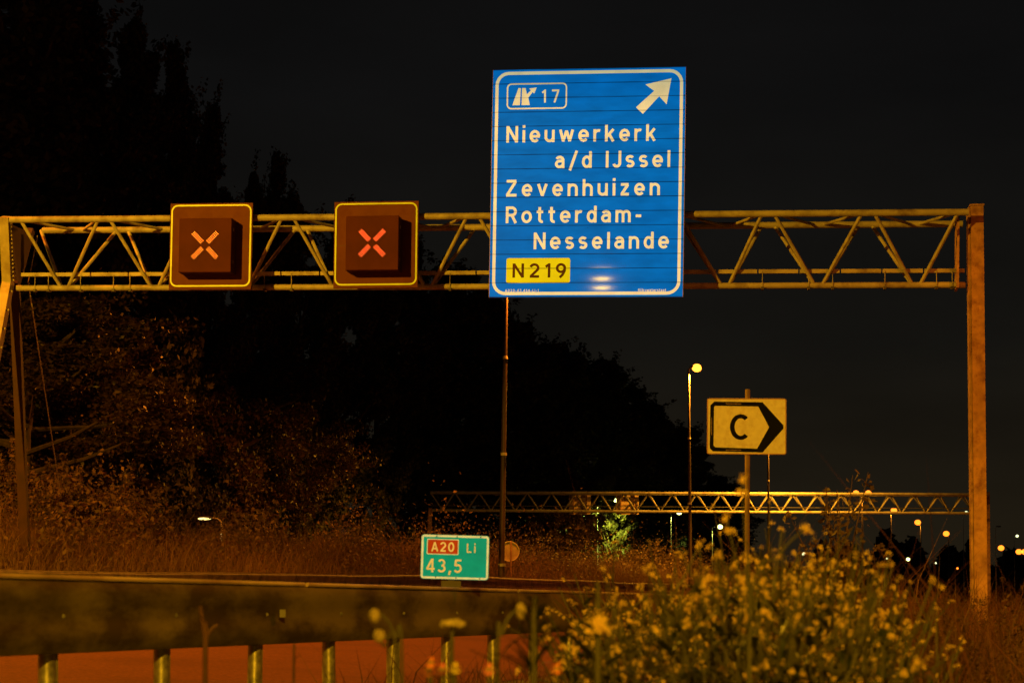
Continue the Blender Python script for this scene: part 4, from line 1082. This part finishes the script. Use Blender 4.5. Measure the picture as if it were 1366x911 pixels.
def plant_at(px, D, top, k, lab, group, n_bl=None):
    p = at(px, top, D); z0 = gz(p.x, D); h = max(0.35, p.z - z0)
    r = thing('flowering_plant', lab, 'plant', (p.x, D, z0), group)
    st_, lv, tips = FP[k % 5]; rot = rp_.uniform(0, 6.28)
    for nm, me in (('stem', st_), ('leaves', lv)):
        o = bpy.data.objects.new(nm, me); COL.objects.link(o); o.parent = r; o.scale = (h, h, h) if h < 1 else (1, 1, h); o.rotation_euler = (0, 0, rot)
    cr, sr = math.cos(rot), math.sin(rot); w = min(h, 1.0)
    for j, t in enumerate(tips):
        if rp_.random() < 0.22: continue
        o = bpy.data.objects.new('blossom', BL[j % 4]); COL.objects.link(o); o.parent = r
        o.location = ((t.x * cr - t.y * sr) * w, (t.x * sr + t.y * cr) * w, t.z * h)
        s_ = rp_.uniform(0.40, 0.72); o.scale = (s_, s_, s_); o.rotation_euler = (rp_.uniform(-0.6, 0.6), rp_.uniform(-0.6, 0.6), rp_.uniform(0, 6.28))
    return r
for i, (px, D, top) in enumerate(spots):
    plant_at(px, D, top, i, 'bushy wild plant with small pale yellow blossoms in the foreground right of centre', 'blossoming wild plants in the foreground')

# single plants in front of the guardrail
def single(name, label, px, D, cat='plant'):
    p = at(px, 911, D); z0 = gz(p.x, D)
    return thing(name, label, cat, (p.x, D, z0))
def loc(r, px, py, dy=0.0):
    return at(px, py, r.location.y + dy) - r.location
def curve_pts(r, pts, n=8):
    c = [Vector((0, 0, -0.05))] + [loc(r, *q) for q in pts]
    out = []
    for i in range(len(c) - 1):
        p0, p1, p2, p3 = c[max(i - 1, 0)], c[i], c[i + 1], c[min(i + 2, len(c) - 1)]
        for k in range(n):
            t = k / n
            out.append(0.5 * ((2 * p1) + (p2 - p0) * t + (2 * p0 - 5 * p1 + 4 * p2 - p3) * t * t + (3 * p1 - p0 - 3 * p2 + p3) * t ** 3))
    out.append(c[-1]); return out
def stem(r, pts, r0=0.006, r1=0.003, m=None, nm='stem'):
    q = curve_pts(r, pts); return MB().tube(q, list(np.linspace(r0, r1, len(q))), 7).build(nm, m or M['stem'], r, True)
def leaves(r, items, m=None):
    b = MB()
    for px, py, dx, dz, L_, w_ in items: leafy(b, loc(r, px, py), Vector((dx, -0.25, dz)), L_, w_)
    b.build('leaves', m or M['weed_leaf'], r)
r = single('drooping_flower', 'nodding seed head on a bent stem at left in front of the guardrail', 540, 4.2)
stem(r, [(536, 880), (528, 850), (519, 830), (508, 819), (501, 818)], 0.0036, 0.0022)
MB().blob(loc(r, 500, 821), 0.012, 0.012, 0.016).build('seed_head', M['bud'], r, True)
stem(r, [(530, 890), (512, 862), (507, 852)], 0.003, 0.002); MB().blob(loc(r, 506, 848), 0.013, 0.012, 0.015).build('seed_head', M['bud'], r, True)
r = single('flowering_plant', 'tall thin plant with a few pale heads reaching up beside the C sign post', 1000, 4.4)
stem(r, [(1000, 820), (994, 720), (990, 640)], 0.0032, 0.0015); stem(r, [(1000, 830), (1040, 740), (1074, 705)], 0.004, 0.002); stem(r, [(1000, 830), (985, 760), (968, 690)], 0.004, 0.002)
for j, (px, py) in enumerate(((990, 636), (988, 655), (1076, 702), (1081, 712), (967, 688), (972, 706))):
    o = bpy.data.objects.new('blossom', BL[j % 4]); COL.objects.link(o); o.parent = r; o.location = loc(r, px, py); o.scale = (0.7, 0.7, 0.7)
r = single('umbel_flower', 'flat topped pale umbel flower on a straight stem in front of the guardrail', 603, 4.0)
stem(r, [(603, 880), (605, 840)], 0.004, 0.0035)
rs3 = np.random.RandomState(4); b = MB(); c0 = loc(r, 605, 833)
for k in range(60):
    a_ = rs3.uniform(0, 6.28); q = math.sqrt(rs3.uniform(0, 1)) * 0.024; b.blob(c0 + Vector((q * math.cos(a_), q * math.sin(a_), 0.007 * (1 - (q / 0.024) ** 2) + rs3.normal(0, 0.0015))), 0.0045, 0.0045, 0.004, 6, 4)
b.build('flower_head', mat('umbel', (0.42, 0.36, 0.15), 0.7, var=0.2, scale=60), r)
r = single('drooping_flower', 'nodding seed head on a bent leafy stem beside the spiky stalk', 664, 4.1)
stem(r, [(664, 880), (669, 848), (677, 826), (687, 815), (694, 814)], 0.0045, 0.0025)
MB().blob(loc(r, 695, 815), 0.011, 0.011, 0.018).build('seed_head', M['bud'], r, True)
leaves(r, [(665, 890, -1, 0.6, 0.10, 0.035), (666, 875, 1, 0.8, 0.09, 0.03), (668, 856, -0.8, 0.7, 0.06, 0.02), (664, 900, 1, 0.1, 0.10, 0.04)])
r = single('spiky_plant', 'upright spiky green stalk with narrow leaves in front of the guardrail end', 712, 3.9)
stem(r, [(712, 870), (713, 830), (713, 796)], 0.007, 0.003)
rl = random.Random(3); its = []
for k in range(46):
    f = rl.random(); its.append((712 + rl.uniform(-2, 2), 797 + 114 * f, rl.choice((-1, 1)) * rl.uniform(0.4, 1), rl.uniform(0.3, 1.2), (0.02 + 0.10 * f) * rl.uniform(0.7, 1.2), 0.008 + 0.022 * f))
leaves(r, its, M['weed_leaf'])
r = single('leafy_plant', 'tall stalk with broad dark green leaves at the left end of the blossoms', 795, 4.0)
stem(r, [(797, 860), (798, 810), (797, 775)], 0.009, 0.004)
leaves(r, [(797, 905, -1, 0.5, 0.15, 0.075), (797, 890, -0.8, 0.9, 0.12, 0.06), (798, 870, 1, 0.4, 0.13, 0.06), (797, 900, 1, 0.7, 0.14, 0.07), (797, 845, -1, 0.6, 0.09, 0.04), (798, 825, 1, 0.7, 0.07, 0.03), (797, 800, -0.8, 0.8, 0.05, 0.02)])
for j, (px, py) in enumerate(((797, 820), (799, 835), (803, 828))):
    o = bpy.data.objects.new('blossom', BL[j]); COL.objects.link(o); o.parent = r; o.location = loc(r, px, py, -0.02)
for i, (px, py, mm, lab, D) in enumerate(((573, 894, 'orange', 'small orange wild flower at the bottom edge, leftmost of the bright ones', 3.6), (590, 893, 'pink', 'small pink wild flower between an orange and a yellow one', 3.6), (607, 892, 'yellow', 'small yellow wild flower at the bottom edge right of the pink one', 3.6),
                               (652, 893, 'pink', 'pink and orange wild flower at the bottom edge under the nodding seed head', 3.5), (743, 892, 'orange', 'single orange bloom at the bottom edge right of the spiky stalk', 3.8), (575, 884, 'orange', 'reddish orange wild flower just above the leftmost orange one', 3.9))):
    r = single('wild_flower', lab, px, D); stem(r, [(px, py)], 0.004, 0.003)
    b = MB(); c0 = loc(r, px, py - 1)
    for k in range(9):
        a_ = 6.28 * k / 9; d = Vector((math.cos(a_), -0.35, math.sin(a_))).normalized()
        leafy(b, c0, d, 0.013, 0.009)
    b.build('petals', M[mm], r); leaves(r, [(px, py + 12, -1, 0.4, 0.06, 0.022), (px, py + 15, 1, 0.4, 0.06, 0.022)])
    MB().blob(c0 + Vector((0, -0.004, 0)), 0.005, 0.004, 0.005).build('flower_centre', M['bud'], r)
r = single('dry_stalk', 'withered forked brown stalk in front of the guardrail beam at left', 274, 5.2)
stem(r, [(274, 880), (273, 845), (269, 822), (267, 808)], 0.008, 0.005, M['dry']); stem(r, [(274, 860), (276, 848), (283, 838), (290, 833)], 0.006, 0.003, M['dry'])
leaves(r, [(268, 815, -1, 0.7, 0.035, 0.02), (269, 811, 1, 0.2, 0.03, 0.018), (274, 838, -0.3, 1, 0.04, 0.015)], M['dry'])
r = single('dry_stalk', 'thin bare brown stalk between two guardrail posts at left', 392, 5.6); stem(r, [(392, 890), (393, 866)], 0.005, 0.003, M['dry']); leaves(r, [(393, 880, 1, 1, 0.03, 0.01)], M['dry'])
# low leafy cover along the bottom edge
lc = MB(); rl = random.Random(21)
for k in range(1500):
    px = rl.uniform(400, 1366); D = rl.uniform(3.4, 6.4); p = at(px, 905, D); p.z = gz(p.x, D) + abs(rl.gauss(0, 0.18)) * min(1.0, (px - 380) / 250 + 0.35) + (0.25 if px > 820 else 0.0) * rl.random()
    leafy(lc, p, Vector((rl.gauss(0, 1), rl.gauss(0, 1), rl.uniform(-0.1, 1.0))), rl.uniform(0.04, 0.10), rl.uniform(0.015, 0.035))
o = lc.build('ground_cover', M['weed_leaf'], None, fix=False); tag(o, 'low leafy weeds filling the foreground along the bottom edge', 'ground cover', kind='stuff')
# far woodland at the right, one dark mass
rs4 = np.random.RandomState(31); n = 9000; px = rs4.uniform(985, 1480, n); D = rs4.uniform(480, 560, n)
X = (px - CX) / F_PX * D; top = np.interp(px, [985, 1010, 1100, 1180, 1260, 1480], [14, 12, 17, 22, 19, 18]) * (0.75 + 0.25 * np.sin(px * 0.11) * np.sin(px * 0.041 + 1))
cen = np.stack([X, D, top * rs4.uniform(0, 1, n) ** 0.7], 1)
o = bpy.data.objects.new('distant_woods', quads_mesh('distant_woods', cen, 2.2, rs4, M['leaf_dark'], 1.3)); COL.objects.link(o)
tag(o, 'black mass of distant woodland along the horizon at right', 'woods', kind='stuff')
